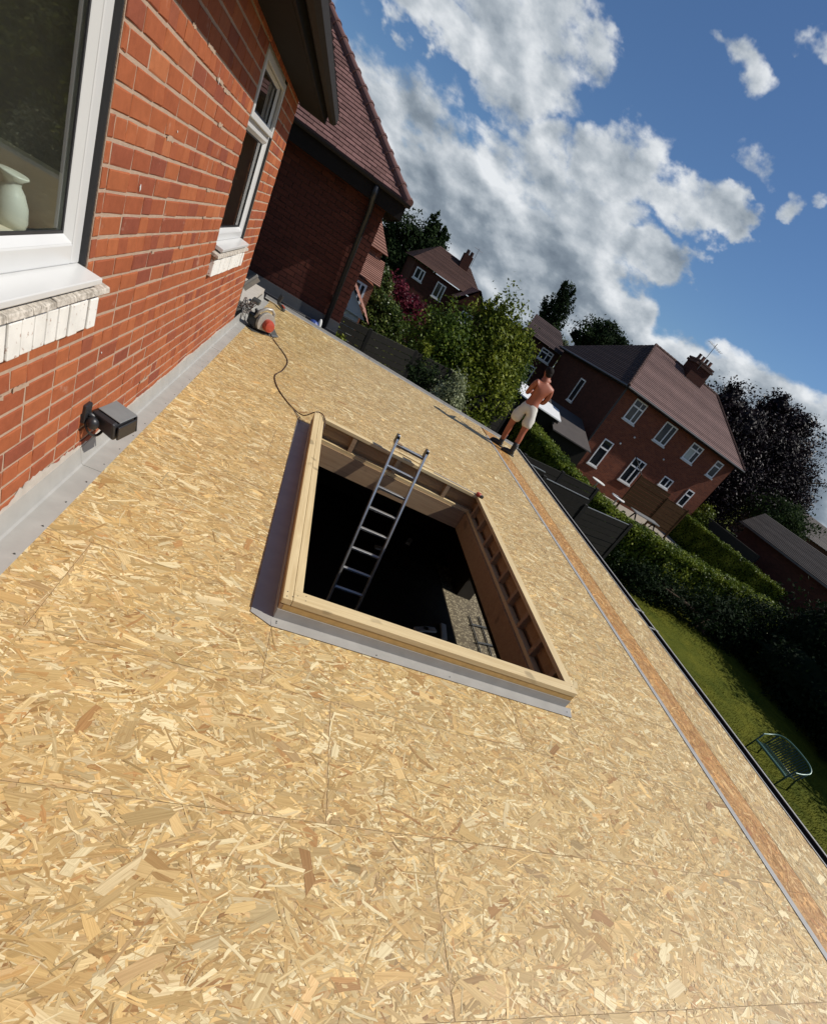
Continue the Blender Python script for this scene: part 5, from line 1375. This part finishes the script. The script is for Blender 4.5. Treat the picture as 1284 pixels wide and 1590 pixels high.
rf = MB(); slope_tiles(rf, (1.68, 22.7, -.45), (1.68, 18.8, -.45), (.1, 18.8, 1.0), (.1, 22.7, 1.0), 14, r); rf.build('roof', 'tile_orange', L3)
# low garage at the right
L4 = thing('tiled_garage', 'long low dark garage with grey tiled roof under the copper beech', 'garage', (32, 21, GZ))
MB().box((30.3, 13.0, GZ), (34, 25.9, .55)).build('wall', 'far_dark_y', L4)
rf = MB(); slope_tiles(rf, (30.0, 26.3, .55), (30.0, 12.8, .55), (32.3, 12.8, 1.75), (32.3, 27.3, 1.75), 18, r); slope_tiles(rf, (34.4, 12.8, .55), (34.4, 27, .55), (32.3, 27.3, 1.75), (32.3, 12.8, 1.75), 18, r); rf.build('roof', 'tile_garage', L4)
MB().box((29.93, 12.8, .44), (29.99, 26.3, .54)).build('gutter', 'lead_wall', L4)
L5 = thing('terrace_house', 'distant grey roofed terrace house at the right edge of the view', 'house', (72, 52, GZ))
MB().box((65, 50, GZ), (80, 58, 2.4)).build('wall', 'far_dark_x', L5)
rf = MB(); slope_tiles(rf, (64.5, 49.5, 2.4), (80, 49.5, 2.4), (80, 54, 4.9), (67, 54, 4.9), 16, r); rf.build('roof', 'tile_garage', L5)
tag(MB().bar((27.6, 27.5, -1.6), (29.2, 22.5, -1.6), .2, 2.4).build('garden_wall', 'concrete_dark'), 'low dark garden wall between the second hedge and the tiled garage', 'wall')

# ------------------------------------------------------------------ garden bench on the lawn
bn = thing('garden_bench', 'green metal garden bench with slatted curved back standing on the lawn', 'bench', (12.85, 5.4, GZ))
yA, yB = 4.92, 5.90
MB().tube(curve_pts([(12.62, yA - .02, -2.40), (12.60, 5.1, -2.385), (12.60, 5.7, -2.385), (12.62, yB + .02, -2.40)], 5), .030, 8).build('front_rail', 'green_highlight', bn, smooth=True)
for k in range(17):
    yy = yA + .03 + k * (yB - yA - .06) / 16
    MB().bar((12.64, yy, -2.392), (13.05, yy, -2.41), .034, .012).build('seat_slat', 'green_metal', bn)
    MB().bar((13.06, yy, -2.40), (13.20, yy, -1.99 - .10 * (abs(k - 8) / 8) ** 2.5), .026, .012, up=(1, 0, 0)).build('back_slat', 'green_metal', bn)
MB().tube(curve_pts([(12.64, yB + .05, -2.18), (12.90, yB + .07, -2.14), (13.12, yB + .04, -2.06), (13.20, yB - .14, -1.99), (13.22, 5.41, -1.97), (13.20, yA + .14, -1.99), (13.12, yA - .04, -2.06), (12.90, yA - .07, -2.14), (12.64, yA - .05, -2.18)], 8), .020, 8).build('top_rail', 'green_highlight', bn, smooth=True)
for yy in (yA - .03, yB + .03):
    MB().tube([(12.60, yy, GZ + .02), (12.64, yy, -2.18)], .020, 8).build('leg', 'green_metal', bn, smooth=True)
    MB().tube([(13.22, yy, GZ + .02), (13.06, yy, -2.42), (13.14, yy, -2.06)], .020, 8).build('leg', 'green_metal', bn, smooth=True)
MB().tube([(13.06, yA, -2.42), (13.06, yB, -2.42)], .018, 8).build('rear_rail', 'green_metal', bn, smooth=True)
# lawn grass blades near the bench
def grass():
    rng = np.random.default_rng(9); n = 60000
    x = rng.uniform(7.5, 17, n); y = rng.uniform(1.0, 12.5, n); z = np.array([GZ + .10 * mnoise.noise(Vector((a * .2, b_ * .2, 0))) for a, b_ in zip(x, y)])
    a = rng.uniform(0, PI, n); w = .006; h = rng.uniform(.02, .06, n); lx = rng.normal(0, .02, (n, 2))
    V = np.zeros((n, 3, 3)); V[:, 0] = np.stack([x - np.cos(a) * w, y - np.sin(a) * w, z - .01], 1); V[:, 1] = np.stack([x + np.cos(a) * w, y + np.sin(a) * w, z - .01], 1); V[:, 2] = np.stack([x + lx[:, 0], y + lx[:, 1], z + h], 1)
    me = bpy.data.meshes.new('grass'); me.vertices.add(n * 3); me.vertices.foreach_set('co', V.ravel()); me.loops.add(n * 3); me.loops.foreach_set('vertex_index', np.arange(n * 3, dtype=np.int32))
    me.polygons.add(n); me.polygons.foreach_set('loop_start', (np.arange(n) * 3).astype(np.int32)); me.polygons.foreach_set('loop_total', np.full(n, 3, np.int32)); me.update(calc_edges=True)
    o = link('grass', me, 'grass'); tag(o, 'short green lawn grass around the garden bench', 'grass', kind='stuff')
grass()
